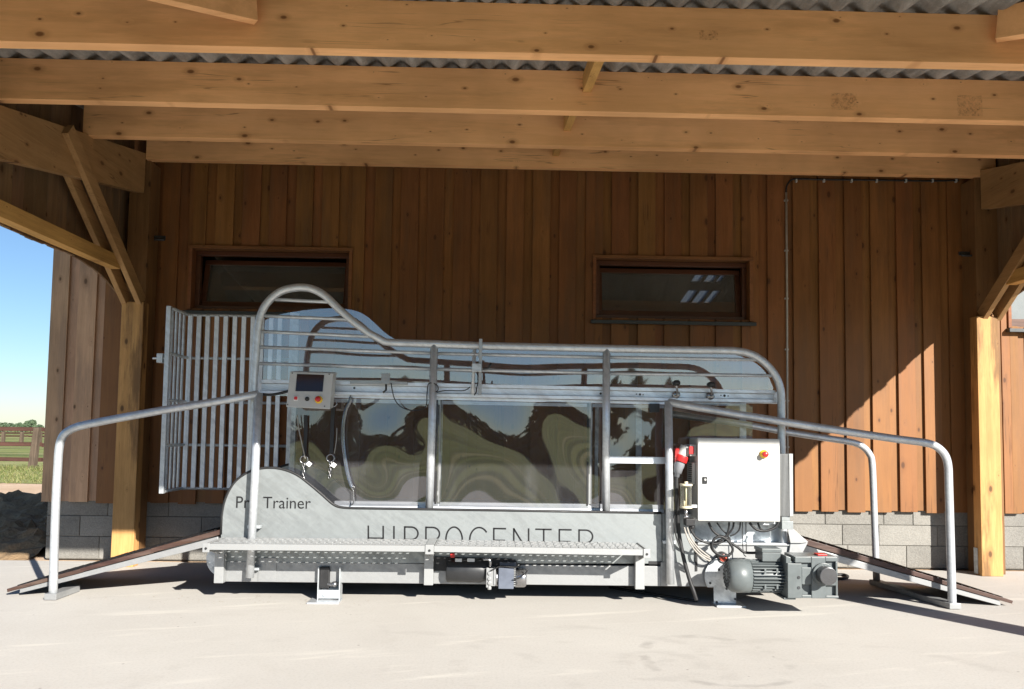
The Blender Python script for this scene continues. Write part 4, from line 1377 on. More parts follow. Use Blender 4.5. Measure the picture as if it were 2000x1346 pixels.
# fan cowl
x0 = a.x
gm.lathe((x0, YM, zc), (1,0,0), [(0,0),(0,rr*.72),(.012,rr*.82),(.035,rr*.95),(.075,rr),(b.x-x0,rr),(b.x-x0+.002,rr*.9)], 40)
gear = gm.build('gear_motor', M['motor'], tm)
m = MB()
for k in range(16):
    ang = 2*math.pi*k/16
    for rad in (.30, .50, .66):
        m.cyl((x0-.002, YM+rr*rad*math.cos(ang), zc+rr*rad*math.sin(ang)), (x0+.004, YM+rr*rad*math.cos(ang), zc+rr*rad*math.sin(ang)), .009 if rad > .4 else .006, n=8)
m.build('fan_grille', M['black'], gear)
x1 = b.x + .002; x2 = P(1531, 1124, YM).x
m = MB(); m.cyl((x1, YM, zc), (x2, YM, zc), rr*.76, n=36)
for k in range(30):
    ang = 2*math.pi*k/30
    ca, sa = math.cos(ang), math.sin(ang)
    gap = []
    for (xa_, xb_) in ((x1+.004, x2-.006),):
        p0 = Vector((xa_, YM+ca*rr*.87, zc+sa*rr*.87)); p1 = Vector((xb_, YM+ca*rr*.87, zc+sa*rr*.87))
        m.beam(p0, p1, rr*.235, .0075, (0, -sa, ca))
for zz in (rr*.42, -rr*.48):
    for px in (1485, 1508): 
        xx = P(px, 1124, YM).x; m.box(xx-.007, xx+.007, YM-rr*.92, YM-rr*.7, zc+zz-.016, zc+zz+.016)
m.build('finned_body', M['motor'], gear, .0015)
# flange
x3 = P(1524, 1124, YM).x; x4 = P(1537, 1124, YM).x
m = MB(); m.box(x2+.001, x4, YM-rr*.86, YM+rr*.9, zc-rr*1.08, zc+rr*1.05); m.cyl((x2-.03, YM, zc), (x2+.001, YM, zc), rr*.98, n=36)
m.build('flange', M['darksteel'], gear, .004)
t0 = P(1488, 1071, YM-.06); t1 = P(1524, 1097, YM-.06)
m = MB(); m.box(t0.x, t1.x, YM-.07, YM+.10, t1.z, t0.z-.028); m.box(t0.x-.006, t1.x+.006, YM-.078, YM+.106, t0.z-.028, t0.z)
m.build('terminal_box', M['motor'], gear, .005)
YGf = YM-.17
b0 = P(1538, 1087, YGf); b1 = P(1637, 1170, YGf)
m = MB()
X0, X1, Z0, Z1 = b0.x, b1.x, b1.z, b0.z
ux = (X1-X0)/600.; uz_ = (Z1-Z0)/540.
pts = [(0,0),(600,0),(600,540),(90,540),(90,470),(60,470),(60,520),(0,540)]
m.prism([(X0+x*ux, Z0+z*uz_) for x, z in pts], YGf+.03, YGf+.22)
# raised front face with four corner pockets
face = [(0,4),(600,4),(600,538),(92,538),(92,462),(56,462),(56,520),(0,520)]
m.box(X0+.001, X0+170*ux, YGf, YGf+.031, Z0+.002, Z0+450*uz_)
m.box(X0+170*ux+.0005, X0+285*ux, YGf+.003, YGf+.031, Z0+180*uz_, Z0+400*uz_)
m.box(X0+285*ux+.0005, X0+455*ux, YGf, YGf+.031, Z0+.002, Z0+536*uz_)
m.box(X0+455*ux+.0005, X0+599*ux, YGf+.003, YGf+.031, Z0+170*uz_, Z0+360*uz_)
m.box(X0+170*ux+.0005, X0+285*ux, YGf+.002, YGf+.031, Z0+.003, Z0+45*uz_)
m.box(X0+455*ux+.0005, X0+610*ux, YGf+.002, YGf+.031, Z0+.003, Z0+40*uz_)
m.box(X0+455*ux+.0005, X0+599*ux, YGf+.002, YGf+.031, Z0+480*uz_, Z0+536*uz_)
m.box(X0+92*ux, X0+285*ux, YGf+.002, YGf+.031, Z0+460*uz_, Z0+536*uz_)
m.box(X0+575*ux, X0+600*ux, YGf+.001, YGf+.031, Z0+40*uz_, Z0+480*uz_)
m.box(X0-.02, X0+110*ux, YGf+.02, YM+.1, Z0-.014, Z0+.001)
gb = m.build('gearbox', M['motor'], gear, .004)
cc = P(1607, 1121, YGf)
m = MB(); rr2 = .080
m.cyl((cc.x, YGf-.001, cc.z), (cc.x, YGf-.022, cc.z), rr2, n=40); m.build('shaft_collar', M['motor'], gb, .003)
m = MB(); m.cyl((cc.x, YGf-.0225, cc.z), (cc.x, YGf-.105, cc.z), rr2*.78, n=40); m.build('shaft_cap', M['darkshaft'], gb, .003)
m = MB(); 
for px, py in ((1560,1128),(1560,1148)):
    q = P(px, py, YGf); m.cyl((q.x, YGf-.004, q.z), (q.x, YGf+.002, q.z), .011, n=12)
m.build('plug_screw', M['darksteel'], gb)
m = MB(); q = P(1606, 1083, YGf+.05); m.box(q.x-.035, q.x+.035, YGf+.045, YGf+.12, Z1+.001, Z1+.012); m.build('red_cap', M['red'], gb, .003)
for q in ((1475, 1012),): pass
# round inspection lamp left of the motor
q = P(1411, 1089, YP-.03)
m = MB(); m.lathe((q.x, YP+.0, q.z), (0,-1,0), [(0,0),(0,.044),(.05,.044),(.056,.036),(.05,.030),(.05,0)], 24); r = m.build('gauge', M['black'], tm)
m = MB(); m.lathe((q.x, YP-.051, q.z), (0,-1,0), [(0,.029),(.004,.02),(.006,0)], 20); m.build('gauge_lens', M['redglass'], r)
# supports behind the cabinet
m = MB(); a = P(1300, 1000, YP-.03); 
# ------------------------------------------------------------------ handrails
YH = 6.22
RH = .0305
hl = tag(empty('handrail', (P(105,1170,YH).x, YH, 0)), 'galvanised handrail sloping up beside the ramp next to the barred gate', 'handrail')
ptsL = [(103.5,1168),(108,1010),(113,910),(115,880),(118.5,862),(125,849),(136,840.5),(152,833.5),(175,828)]
cL = catmull([P(x, y, YH) for x, y in ptsL], 4) + [P(x, y, YH) for x, y in ((229,817.5),(314,802),(420,785),(505,770))]
m = MB(); m.tube(cL, RH, 18); m.build('rail_tube', M['galv'], hl)
m = MB(); m.tube([P(505.5,767.5,YH), P(498,930,YH), P(488,1128,YH)], RH, 18); m.build('end_post', M['galv'], hl)
bx = P(104,1170,YH).x
m = MB(); m.box(bx-.045, bx+.045, YH-.045, YH+.30, .004, .05); m.build('floor_bar', M['alu'], hl, .002)
for z in (P(494,1030,YH).z, P(490,1112,YH).z):
    xx = P(491,1112,YH).x
    q = MB(); q.box(xx-.05, xx+.05, YH+.02, YP-.008, z-.012, z+.012); q.build('clamp', M['galv_dull'], hl, .002)

hr = tag(empty('handrail', (P(1860,1190,YH).x, YH, 0)), 'double galvanised handrail sloping down beyond the white cabinet, with a bar across the floor', 'handrail')
ptsR = [(1305,785.5),(1430,808),(1580,832),(1678,847),(1750,857.5)]
arcR = [(1795,863),(1818,867.5),(1834,876),(1846,890),(1851.5,910),(1853,945),(1856.5,1065),(1860,1188)]
cR = [P(x,y,YH) for x, y in ptsR] + catmull([P(x,y,YH) for x, y in arcR], 5)
m = MB(); m.tube(cR, RH, 18); m.build('rail_tube', M['galv'], hr)
m = MB(); m.tube([P(1305.5,782.5,YH), P(1307.5,950,YH), P(1309.5,1141,YH)], RH, 18); m.build('end_post', M['galv'], hr)
xx = P(1309,1100,YH).x; z = P(1309,1060,YH).z
q = MB(); q.box(xx-.05, xx+.05, YH+.02, YP-.014, z-.012, z+.012); q.build('clamp', M['galv_dull'], hr, .002)
YH2 = 7.15
ptsB = [(1313,809),(1455,829),(1535,844),(1607,855)]
arcB = [(1645,860.5),(1668,865),(1685,872.5),(1698,887),(1703.5,908),(1707,994),(1712,1133)]
cB = [P(x,y,YH2) for x, y in ptsB] + catmull([P(x,y,YH2) for x, y in arcB], 5)
m = MB(); m.tube(cB, RH*.98, 18); m.build('rail_tube', M['galv'], hr)
xr = P(1860,1190,YH).x
p0 = P(1860,1188,YH); p1 = P(1712,1136,YH2)
m = MB(); m.hexa([(p0.x-.045,YH-.045,.004),(p0.x+.045,YH-.045,.004),(p0.x+.045,YH-.045,.046),(p0.x-.045,YH-.045,.046)],
                 [(p1.x-.045,YH2+.045,.004),(p1.x+.045,YH2+.045,.004),(p1.x+.045,YH2+.045,.046),(p1.x-.045,YH2+.045,.046)]); m.build('floor_bar', M['alu'], hr, .002)

# ------------------------------------------------------------------ ramps
def ramp(label, top, low, bot, far=7.12):
    """top/low/bot: photo outlines of the deck's upper edge, the deck's lower edge and the frame's lower edge, from tip to top end"""
    Y0 = YP+.01
    root = tag(empty('ramp', (0, 0, 0)), label, 'ramp')
    T = [P(x,y,Y0) for x, y in top]; L = [P(x,y,Y0) for x, y in low]; B = [P(x,y,Y0) for x, y in bot]
    root.location = (T[0].x, (Y0+far)/2, 0)
    n = 3
    # deck of three overlapping boards, each a touch above the one below
    def lerp(a, b, t): return a+(b-a)*t
    m = MB()
    cuts = [0, .34, .67, 1.0]
    for k in range(3):
        a0, a1 = cuts[k], cuts[k+1]+(.015 if k < 2 else 0)
        lift = Vector((0,0,.004*k))
        t0 = lerp(T[0],T[1],a0)+lift; t1 = lerp(T[0],T[1],min(a1,1))+lift
        l0 = lerp(L[0],L[1],a0)+lift; l1 = lerp(L[0],L[1],min(a1,1))+lift
        o = Vector((0, far-Y0, 0)); e = Vector((0, -.001*k, 0))
        f = [l0+e, l1+e, t1+e, t0+e]
        m.hexa(f, [p+o for p in f])
    m.build('deck', M['ramp_ply'], root, .003)
    m = MB()
    for Y in (0.012, far-Y0-.06):
        o = Vector((0, Y, 0)); t = Vector((0, .045, 0))
        u0 = lerp(L[0],L[1],.055); u1 = lerp(L[0],L[1],.985)
        g = Vector((0,0,-.002))
        A = [B[0]+o, B[1]+o, u1+o+g, u0+o+g]
        m.hexa(A, [p+t for p in A])
    for s in (.12, .5, .9):
        c0 = lerp(B[0],B[1],s)+Vector((0,.06,.01)); m.box(c0.x-.02, c0.x+.02, Y0+.06, far-.065, c0.z+.004, c0.z+.035)
    m.build('frame', M['alu'], root, .003)
    m = MB()
    for k in range(1, 26):
        s = k/26.
        c0 = lerp(T[0],T[1],s)+Vector((0,0,.0035+.004*int(s*3)))
        d = (T[1]-T[0]).normalized()
        q = d*.006
        m.hexa([c0-q+Vector((0,.04,-.003)), c0+q+Vector((0,.04,-.003)), c0+q+Vector((0,.04,.004)), c0-q+Vector((0,.04,.004))],
               [c0-q+Vector((0,far-Y0-.04,-.003)), c0+q+Vector((0,far-Y0-.04,-.003)), c0+q+Vector((0,far-Y0-.04,.004)), c0-q+Vector((0,far-Y0-.04,.004))])
    m.build('grip_strip', M['black'], root)
ramp('long brown-decked ramp leading up to the end of the treadmill by the barred gate', ((13,1150.5),(432,1036)), ((14,1157),(430,1046.5)), ((36,1159.5),(428,1062)))
ramp('brown-decked ramp sloping down behind the grey gear motor', ((1979,1173.5),(1571,1054)), ((1977,1179.5),(1572,1066)), ((1957,1184),(1574,1082)))

# ------------------------------------------------------------------ operator control box
YO = 6.13
def cq(px, py, dy=0.0):
    # the box leans: its face is further back at the top
    t = (800-py)/72.0
    return P(px, py, YO + .05*t + dy)
cb = tag(empty('control_box', P(604, 765, YO+.1)), 'light grey tilted control box with a dark screen and red buttons on the railing', 'control box')
F4 = [cq(558.5,795), cq(644,799.5), cq(651,728.5), cq(566.5,726)]
m = MB(); o = Vector((.0, .135, .016)); m.hexa(F4, [p+o for p in F4]); m.build('housing', M['lightgrey'], cb, .006)
S4 = [cq(577,764,-.0035), cq(630,765,-.0035), cq(633,732.5,-.0035), cq(580,730.5,-.0035)]
m = MB(); m.hexa(S4, [p+Vector((0,.004,0)) for p in S4]); scn = m.build('screen', plain('dark display glass', (.018,.012,.012), .08, 0, .5, 0), cb)
nrm = (F4[1]-F4[0]).cross(F4[3]-F4[0]).normalized()
if nrm.y > 0: nrm = -nrm
c = cq(578.5,778.5); m = MB(); m.beam(c-nrm*-.0+nrm*.001, c+nrm*.012, .034, .034); m.build('switch_frame', M['tag'], cb, .002)
m = MB(); m.beam(c+nrm*.0125, c+nrm*.020, .025, .025); m.build('red_switch', M['red'], cb, .003)
c = cq(600,779.5); m = MB(); m.lathe(c, nrm, [(0,.017),(.006,.017),(.012,.013),(.02,.012),(.021,0)], 18); m.build('key_switch', M['black'], cb)
c = cq(622.5,781); m = MB(); m.lathe(c, nrm, [(0,.030),(.005,.030),(.008,.024),(.018,.015)], 24); m.build('stop_base', M['yellow'], cb)
m = MB(); m.lathe(c+nrm*.012, nrm, [(0,.010),(.008,.021),(.024,.021),(.028,.014),(.029,0)], 22); m.build('stop_button', M['red'], cb)
m = MB()
for px, py in ((571,728.8),(643,731),(562,790.5),(634,793.5)): 
    c = cq(px,py); m.cyl(c, c+nrm*.002, .005, n=10)
m.build('screw', M['darksteel'], cb)
m = MB(); m.tube([P(x,y,YO+.12) for x, y in ((512,770),(530,771),(548,768),(566,763))], .011, 10, True); m.build('cable', M['black'], cb)
c = P(606, 766, YO+.16); m = MB(); m.box(c.x-.03, c.x+.03, YO+.135, YC+.02, c.z-.02, c.z+.025); m.build('mounting_arm', M['galv_dull'], cb, .003)

# ------------------------------------------------------------------ white electrical cabinet
YE_ = 6.08
ec = tag(empty('electrical_cabinet', P(1443, 1018, YE_+.15)), 'large white electrical cabinet with a red stop button above the gear motor', 'cabinet')
d0 = P(1363, 1017.5, YE_); d1 = P(1523, 857.5, YE_)
m = MB(); m.box(d0.x+.006, d1.x-.006, YE_+.028, YE_+.30, d0.z+.006, d1.z-.004); m.build('housing', M['white'], ec, .006)
m = MB(); m.box(d0.x, d1.x, YE_, YE_+.022, d0.z, d1.z); m.build('door', M['white'], ec, .006)
m = MB(); m.box(d0.x+.004, d1.x-.004, YE_+.0225, YE_+.0275, d0.z+.004, d1.z-.004); m.build('door_seal', M['black'], ec)
q = P(1376.5, 938, YE_); m = MB(); m.box(q.x-.018, q.x+.018, YE_-.010, YE_-.0005, q.z-.027, q.z+.027); r = m.build('latch', M['blackplastic'], ec, .007)
m = MB(); m.lathe((q.x, YE_-.0095, q.z+.004), (0,-1,0), [(0,.009),(.004,.009),(.004,0)], 14); m.build('key_slot', M['lightgrey'], r)
q = P(1491.5, 887, YE_); m = MB(); m.lathe((q.x, YE_-.0005, q.z), (0,-1,0), [(0,.032),(.012,.032),(.016,.027),(.03,.017)], 26); m.build('stop_base', M['yellow'], ec)
m = MB(); m.lathe((q.x, YE_-.02, q.z), (0,-1,0), [(0,.012),(.01,.022),(.03,.0225),(.036,.017),(.038,0)], 24); m.build('stop_button', M['red'], ec)
# white label under the door edge
m = MB(); a = P(1495,1016,YE_+.06); b = P(1514,1023.5,YE_+.06); m.box(a.x, b.x, YE_+.06, YE_+.07, b.z, d0.z+.005); m.build('gland_plate', M['tag'], ec, .002)
# side vent
a = P(1344,915,YE_+.2); m = MB(); m.box(d0.x-.018, d0.x+.004, YE_+.09, YE_+.27, P(1345,945,YE_+.15).z, P(1345,903,YE_+.15).z); v = m.build('vent_cover', M['lightgrey'], ec, .004)
m = MB()
z0 = P(1345,940,YE_+.15).z
for k in range(9): m.box(d0.x-.020, d0.x-.0182, YE_+.11, YE_+.25, z0+k*.016, z0+k*.016+.007)
m.build('vent_slot', M['black'], v)
# socket on the side
q = P(1350, 880, YE_+.10)
m = MB(); m.box(d0.x-.045, d0.x+.004, YE_+.06, YE_+.18, P(1350,891,YE_+.1).z, P(1350,868,YE_+.1).z); sk = m.build('socket', M['lightgrey'], ec, .006)
m = MB(); m.box(d0.x-.056, d0.x-.018, YE_+.045, YE_+.058, P(1350,887,YE_+.05).z, P(1350,872,YE_+.05).z); m.build('socket_flap', M['red'], sk, .004)
# finned brake resistor beside it
m = MB(); a = P(1525,1008,YE_+.08); b = P(1548,887,YE_+.08)
m.box(a.x, b.x-.028, YE_+.105, YE_+.16, a.z, b.z)
k = a.x
while k < b.x-.036: m.box(k, k+.004, YE_+.082, YE_+.1055, a.z, b.z); k += .0095
m.box(b.x-.026, b.x+.002, YE_+.08, YE_+.165, a.z, b.z+.002)
m.build('resistor', M['alu_white'], ec, .001)
m = MB(); c0 = P(1526,1033.5,YE_+.1); c1 = P(1548,1018,YE_+.1); m.box(c0.x, c1.x, YE_+.085, YE_+.17, c0.z, c1.z); m.box(c0.x+.004, c1.x-.02, YE_+.10, YE_+.15, c1.z, a.z); m.build('bracket', M['galv_sheet'], ec, .002)
m = MB(); a = P(1355,1018,YE_+.2); b = P(1530,1026,YE_+.2); m.box(a.x, b.x, YE_+.20, YE_+.33, b.z, d0.z+.004); m.build('mounting_rail', M['galv_dull'], ec, .002)

# red industrial plug and its black cable
pc = tag(empty('power_cable', (P(1360,1172,6.1).x, 6.1, 0)), 'black power cable hanging from a red and grey industrial plug to the ground', 'cable')
YQ = YE_+.12
c0 = P(1345, 876, YQ); c1 = P(1333, 885, YQ); c2 = P(1327, 905, YQ); c3 = P(1322, 930, YQ)
m = MB(); m.cyl(c0, c1, .042, .044, 22); m.cyl(P(1340,872,YQ), P(1331,893,YQ), .043, .045, 22); m.build('plug_head', M['lightgrey'], pc, .002)
m = MB(); m.cyl(P(1333,890,YQ), P(1328.5,902,YQ), .052, .050, 24); m.build('plug_ring', M['red'], pc, .003)
m = MB(); m.box(P(1318,885,YQ).x, P(1326,885,YQ).x, YQ-.02, YQ+.03, P(1320,903,YQ).z, P(1320,875,YQ).z); m.build('plug_lid', M['red'], pc, .006)
m = MB(); m.lathe(P(1328,903,YQ), (P(1321.5,932,YQ)-P(1328,903,YQ)), [(0,.040),(.03,.040),(.05,.034),(.085,.031),(.088,.022),(.118,.020),(.12,0)], 22); m.build('plug_body', plain('mid grey plug', (.22,.23,.25), .4), pc)
m = MB(); m.tube([P(1321.5,931,YQ), P(1321,960,YQ), P(1323,1000,YQ+.02), P(1326,1040,YQ+.03), P(1334,1085,YQ+.02), P(1346,1130,YQ), P(1356,1158,YQ-.02), P(1360.5,1172,YQ-.02)], .0155, 10, True); m.build('cable', M['black'], pc)

# oil cup in front of the cabinet's side
oc = tag(empty('oil_dispenser', P(1340,1000,YE_-.02)), 'small clear oil cup with cream cap beside the white cabinet', 'oil dispenser')
YU = YE_-.01
a = P(1328, 991, YU); b = P(1352, 946, YU); cx0 = (a.x+b.x)/2; ru = (b.x-a.x)/2
m = MB(); m.cyl((cx0,YU,a.z+.012), (cx0,YU,b.z-.012), ru*.92, n=24, caps=False); m.build('cup', M['cup'], oc)
m = MB(); m.cyl((cx0,YU,b.z-.012), (cx0,YU,b.z+.002), ru, n=24); m.cyl((cx0,YU,b.z+.002), (cx0,YU,b.z+.02), ru*.3, n=12); m.build('cap', M['cream'], oc, .002)
m = MB(); m.cyl((cx0,YU,a.z-.006), (cx0,YU,a.z+.012), ru, n=24); m.build('foot_ring', M['cream'], oc, .002)
m = MB(); m.cyl((cx0,YU,a.z+.012), (cx0,YU,b.z-.012), .006, n=8); m.cyl((cx0-.02,YU-.01,a.z+.012), (cx0-.02,YU-.01,a.z+.05), .012, n=10); m.build('stem', M['cream'], oc)
m = MB(); m.cyl((cx0,YU,a.z-.08), (cx0,YU,a.z-.007), .012, n=10); m.cyl((cx0-.018,YU,a.z-.07), (cx0+.018,YU,a.z-.07), .014, n=10); m.build('valve', M['steel'], oc)
q = P(1346,1020,YU+.02); m = MB(); m.box(q.x-.035, q.x+.035, YU-.02, YU+.06, q.z-.025, q.z+.03); m.cyl((q.x+.02,YU,q.z-.05),(q.x+.02,YU,q.z-.02),.014,n=10); m.build('solenoid', M['black'], oc, .006)
m = MB(); m.box(cx0+ru*.6, d0.x+.004, YU+.02, YU+.045, a.z-.004, a.z+.018); m.build('bracket', M['galv_dull'], oc, .002)

# wiring under the cabinet
wr = tag(empty('wiring', P(1430,1050,6.1)), 'black wiring looms looping down beneath the white cabinet', 'wiring')
def wire(pts, r, mat='black', Y=6.19):
    m = MB(); m.tube([P(x,y,Y) for x, y in pts], r, 8, True, 7); return m.build('loom' if mat == 'black' else 'clear_hose', M[mat], wr)
wire(((1384,1021),(1392,1036),(1404,1046),(1418,1050),(1426,1058)), .010)
wire(((1400,1021),(1410,1034),(1421,1045),(1427,1056)), .006)
wire(((1424,1020),(1423,1034),(1417,1048),(1406,1056),(1396,1064)), .008, Y=6.17)
wire(((1433,1020),(1431,1032),(1420,1046),(1404,1056),(1392,1062)), .008)
wire(((1446,1020),(1444,1034),(1436,1043),(1426,1047)), .006)
wire(((1450,1020),(1450,1050),(1452,1080),(1457,1087)), .0035)
wire(((1457,1020),(1457,1050),(1458,1079)), .0035)
wire(((1464,1021),(1474,1032),(1486,1037),(1500,1036),(1514,1030),(1521,1020)), .010, Y=6.15)
wire(((1480,1021),(1484,1031),(1490,1036)), .008)
wire(((1347,1028),(1352,1040),(1362,1052),(1380,1060),(1398,1062),(1418,1055),(1424,1050)), .009, Y=6.12)
wire(((1419,1054),(1426,1062),(1431,1072),(1428,1081),(1416,1086),(1402,1082),(1393,1074),(1391,1063),(1396,1052),(1408,1048),(1418,1053),(1430,1062),(1442,1070),(1452,1078),(1466,1080),(1487,1079)), .010, Y=6.10)
wire(((1392,1060),(1388,1068),(1394,1078),(1406,1086),(1420,1086)), .006)
for pts in (((1336,1028),(1341,1045),(1354,1064),(1370,1082),(1388,1092)), ((1342,1030),(1350,1052),(1366,1072),(1386,1088)), ((1338,1036),(1348,1062),(1366,1084),(1386,1096))):
    wire(pts, .006, 'cord', 6.08)
m = MB(); m.tube([P(1318,1000,6.14), P(1317,1020,6.14), P(1320,1045,6.14), P(1328,1070,6.14)], .006, 8, True); m.build('loom', M['black'], wr)

# ------------------------------------------------------------------ lead straps and rope inside the railing
def strap(label, pts, ring, tagp, hook, wd, Y):
    r = tag(empty('lead_strap', P(*ring, Y)), label, 'lead strap', 'lead straps with tags')
    m = MB(); q = [P(x,y,Y) for x, y in pts]
    for a, b in zip(q[:-1], q[1:]): m.beam(a, b, .006, wd, (1,0,0))
    m.build('webbing', M['black'], r)
    m = MB(); c = P(*ring, Y); rg = .030
    m.tube([c+Vector((rg*math.cos(k*.349), 0, rg*math.sin(k*.349)))for k in range(18)], .0042, 8, closed=True); m.build('ring', M['steel'], r)
    c = P(*tagp, Y-.015); m = MB(); s = .024
    m.hexa([c+Vector((-s,0,-.2*s)), c+Vector((.25*s,-.004,-1.05*s)), c+Vector((1.15*s,0,.05*s)), c+Vector((-.05*s,.004,.9*s))], [c+Vector((-s,.0025,-.2*s)), c+Vector((.25*s,-.0015,-1.05*s)), c+Vector((1.15*s,.0025,.05*s)), c+Vector((-.05*s,.0065,.9*s))]); m.build('paper_tag', M['tag'], r)
    m = MB(); c = P(*ring, Y); h = P(*hook, Y)
    a = c+Vector((0,0,-rg)); n_ = 5
    for k in range(n_):
        u = a.lerp(h, k/n_); v = a.lerp(h, (k+1)/n_)
        mid = (u+v)/2; L = (v-u).length*.62
        ax = Vector((1,0,0)) if k % 2 == 0 else Vector((0,1,0))
        m.tube([mid+ax*(.009*math.cos(t*.785))+Vector((0,0,L*math.sin(t*.785)))for t in range(8)], .003, 6, closed=True)
    m.build('snap_hook', M['steel'], r)
    return r
s1 = strap('black lead strap with white tag hanging straight below the control box', ((597,811),(597,850),(594,890)), (593.5,898), (603,906), (592,938), .028, YT+.06)
m = MB(); m.tube([P(x,y,YT+.03) for x, y in ((580,810),(584,840),(591,872),(596,896))], .005, 6, True); m.build('cord', M['cord'], s1)
s2 = strap('black lead strap with white tag hanging beside the control box corner', ((651,790),(649,830),(647,886)), (645.5,895), (651,908), (643,934), .030, YT+.075)
m = MB(); c = P(651,788,YT+.07); m.tube([c+Vector((.026*math.cos(k*.4),0,.026*math.sin(k*.4)))for k in range(16)], .004, 8, closed=True); m.build('ring', M['steel'], s2)
m = MB(); m.tube([P(x,y,YT+.07) for x, y in ((658,836),(657,860),(653,886))], .004, 6, True); m.build('cord', M['cord'], s2)
rp = tag(empty('tie_rope', P(690,960,YT+.05)), 'curved clear blue hose-covered tether with a snap hook hanging inside the window', 'tether')
m = MB(); m.tube([P(x,y,YT+.05) for x, y in ((685,775),(683,785),(675,803),(670.5,830),(670,860),(673,890),(679,925),(685,945),(688,952))], .014, 10, True)
m.build('hose', mat_glass('blue tinted hose', .14, (.42,.50,.62), .15, .25), rp)
m = MB(); m.tube([P(685,772,YT+.05), P(683,786,YT+.05)], .006, 8); m.tube([P(x,y,YT+.05) for x, y in ((688,946),(685,952),(689,958),(692,952),(688,946))], .004, 6)
m.tube([P(x,y,YT+.05) for x, y in ((690,957),(690,968),(691,978),(689,984),(686,987))], .0055, 6, True); m.build('snap_hook', M['steel'], rp)

# hoses lying on the floor
m = MB(); m.tube([PZ(x,y,.012) for x, y in ((1190,1147),(1230,1154),(1270,1160),(1310,1166),(1335,1170),(1362,1174))], .011, 8, True)
tag(m.build('floor_cable', M['black'], None), 'black cable lying on the concrete under the treadmill base', 'cable')
m = MB(); m.tube([PZ(x,y,.014) for x, y in ((1600,1126),(1630,1122.5),(1648,1122.5),(1656,1126),(1650,1129.5),(1632,1130),(1600,1132))], .013, 8, True)
tag(m.build('floor_hose', M['black'], None), 'loop of black hose on the concrete behind the gearbox', 'hose')

# ------------------------------------------------------------------ paddock fences
def fence(label, y, px_posts, rails, hpost, rpost, zr):
    r = tag(empty('fence', (P(45, 840, y).x, y, 0)), label, 'fence')
    for k, px in enumerate(px_posts):
        x = P(px, 860, y).x
        m = MB(); lean = .07 if k == 0 and y < 30 else 0
        m.hexa([(x-rpost*1.15,y-rpost,0),(x+rpost*.8,y-rpost,0),(x+rpost+lean,y-rpost*.9,hpost),(x-rpost*.7+lean,y-rpost*.9,hpost)], [(x-rpost*1.1,y+rpost,0),(x+rpost*.9,y+rpost,0),(x+rpost+lean,y+rpost,hpost+.01),(x-rpost*.7+lean,y+rpost,hpost+.01)])
        m.build('post', M['fencepost'], r, .02)
    xa = P(-420, 860, y).x; xb = P(240, 860, y).x
    for z in rails:
        m = MB(); k = xa; 
        while k < xb:
            j1 = random.uniform(-.02,.02); j2 = random.uniform(-.02,.02)
            m.beam((k, y+rpost+.03, z+j1), (k+2.6, y+rpost+.03, z+j2), .03, zr); k += 2.6
        m.build('rail', M['palewood'], r, .006)
yf_ = PZ(66, 917, 0).y
print('FENCE Y', yf_)
fence('near post and rail paddock fence with three dark brown rails', yf_, (66.5, -90, -250), (P(30, 839, yf_).z, P(30, 868.5, yf_).z, P(30, 897.5, yf_).z), P(74, 837, yf_).z+.02, .10, .125)
fence('far pale paddock fence with weathered posts across the meadow', 62, (6, 42, 78, -40, -80, -120), (P(40, 846, 62).z, P(40, 852, 62).z), P(40, 843.5, 62).z, .12, .11)

# ------------------------------------------------------------------ trees on the horizon
def tree(x, y, h, wd, label, n=900, leaf=.35, seed=1, flat=.75):
    rnd = random.Random(seed)
    r = tag(empty('tree', (x, y, 0)), label, 'tree', 'trees on the horizon')
    m = MB(); m.cyl((x,y,0), (x+.1,y,h*.55), h*.045, h*.02, 8)
    for k in range(4):
        a = rnd.uniform(0, 6.28); m.cyl((x,y,h*(.25+.08*k)), (x+math.cos(a)*wd*.3, y+math.sin(a)*wd*.3, h*(.55+.08*k)), h*.016, h*.006, 6)
    m.build('trunk', M['bark'], r)
    m = MB(); V = []; F = []
    lobes = [(rnd.uniform(-.36,.36)*wd, rnd.uniform(-.36,.36)*wd, h*rnd.uniform(.38,.80), rnd.uniform(.16,.27)*wd) for _ in range(11)]
    for _ in range(n):
        lx, ly, lz, lr = rnd.choice(lobes)
        while True:
            d = Vector((rnd.uniform(-1,1), rnd.uniform(-1,1), rnd.uniform(-1,1)))
            if .3 < d.length < 1: break
        p = Vector((x+lx, y+ly, lz)) + d*lr
        if p.z < h*.12: continue
        s = leaf*rnd.uniform(.6,1.3)
        a = Vector((rnd.uniform(-1,1), rnd.uniform(-1,1), rnd.uniform(-1,1))).normalized(); b = a.orthogonal().normalized()
        o = len(V); V += [p-a*s-b*s*.5, p+a*s-b*s*.6, p+a*s*.7+b*s*.6, p-a*s*.8+b*s*.5]; F.append((o,o+1,o+2,o+3))
    m.add(V, F); m.build('crown', M['leaf_far'], r)
tl = [(2, 827, 26, 'rounded tree at the edge of the picture beyond the meadow'), (30, 829, 22, 'low broad tree in the middle of the far tree row'), (45, 828, 18, 'low tree right of the broad one beyond the far fence'), (61, 818.5, 18, 'tallest feathery tree on the horizon beside the barn'), (76, 830, 16, 'small bush-like tree close to the barn wall edge')]
for k, (px, py, wpx, lab) in enumerate(tl):
    Y = 210 + 8*(k % 2)
    p = P(px, py, Y)
    tree(p.x, Y, p.z, wpx/1560*Y*1.05, lab, 700, .34, k+3)
for k, px in enumerate((-60, -130, -30, 120, 190)):
    Y = 214; p = P(px, 828, Y); tree(p.x, Y, p.z, 3.2, 'tree of the far row hidden from the yard by the frame edge or barn', 400, .4, 20+k)

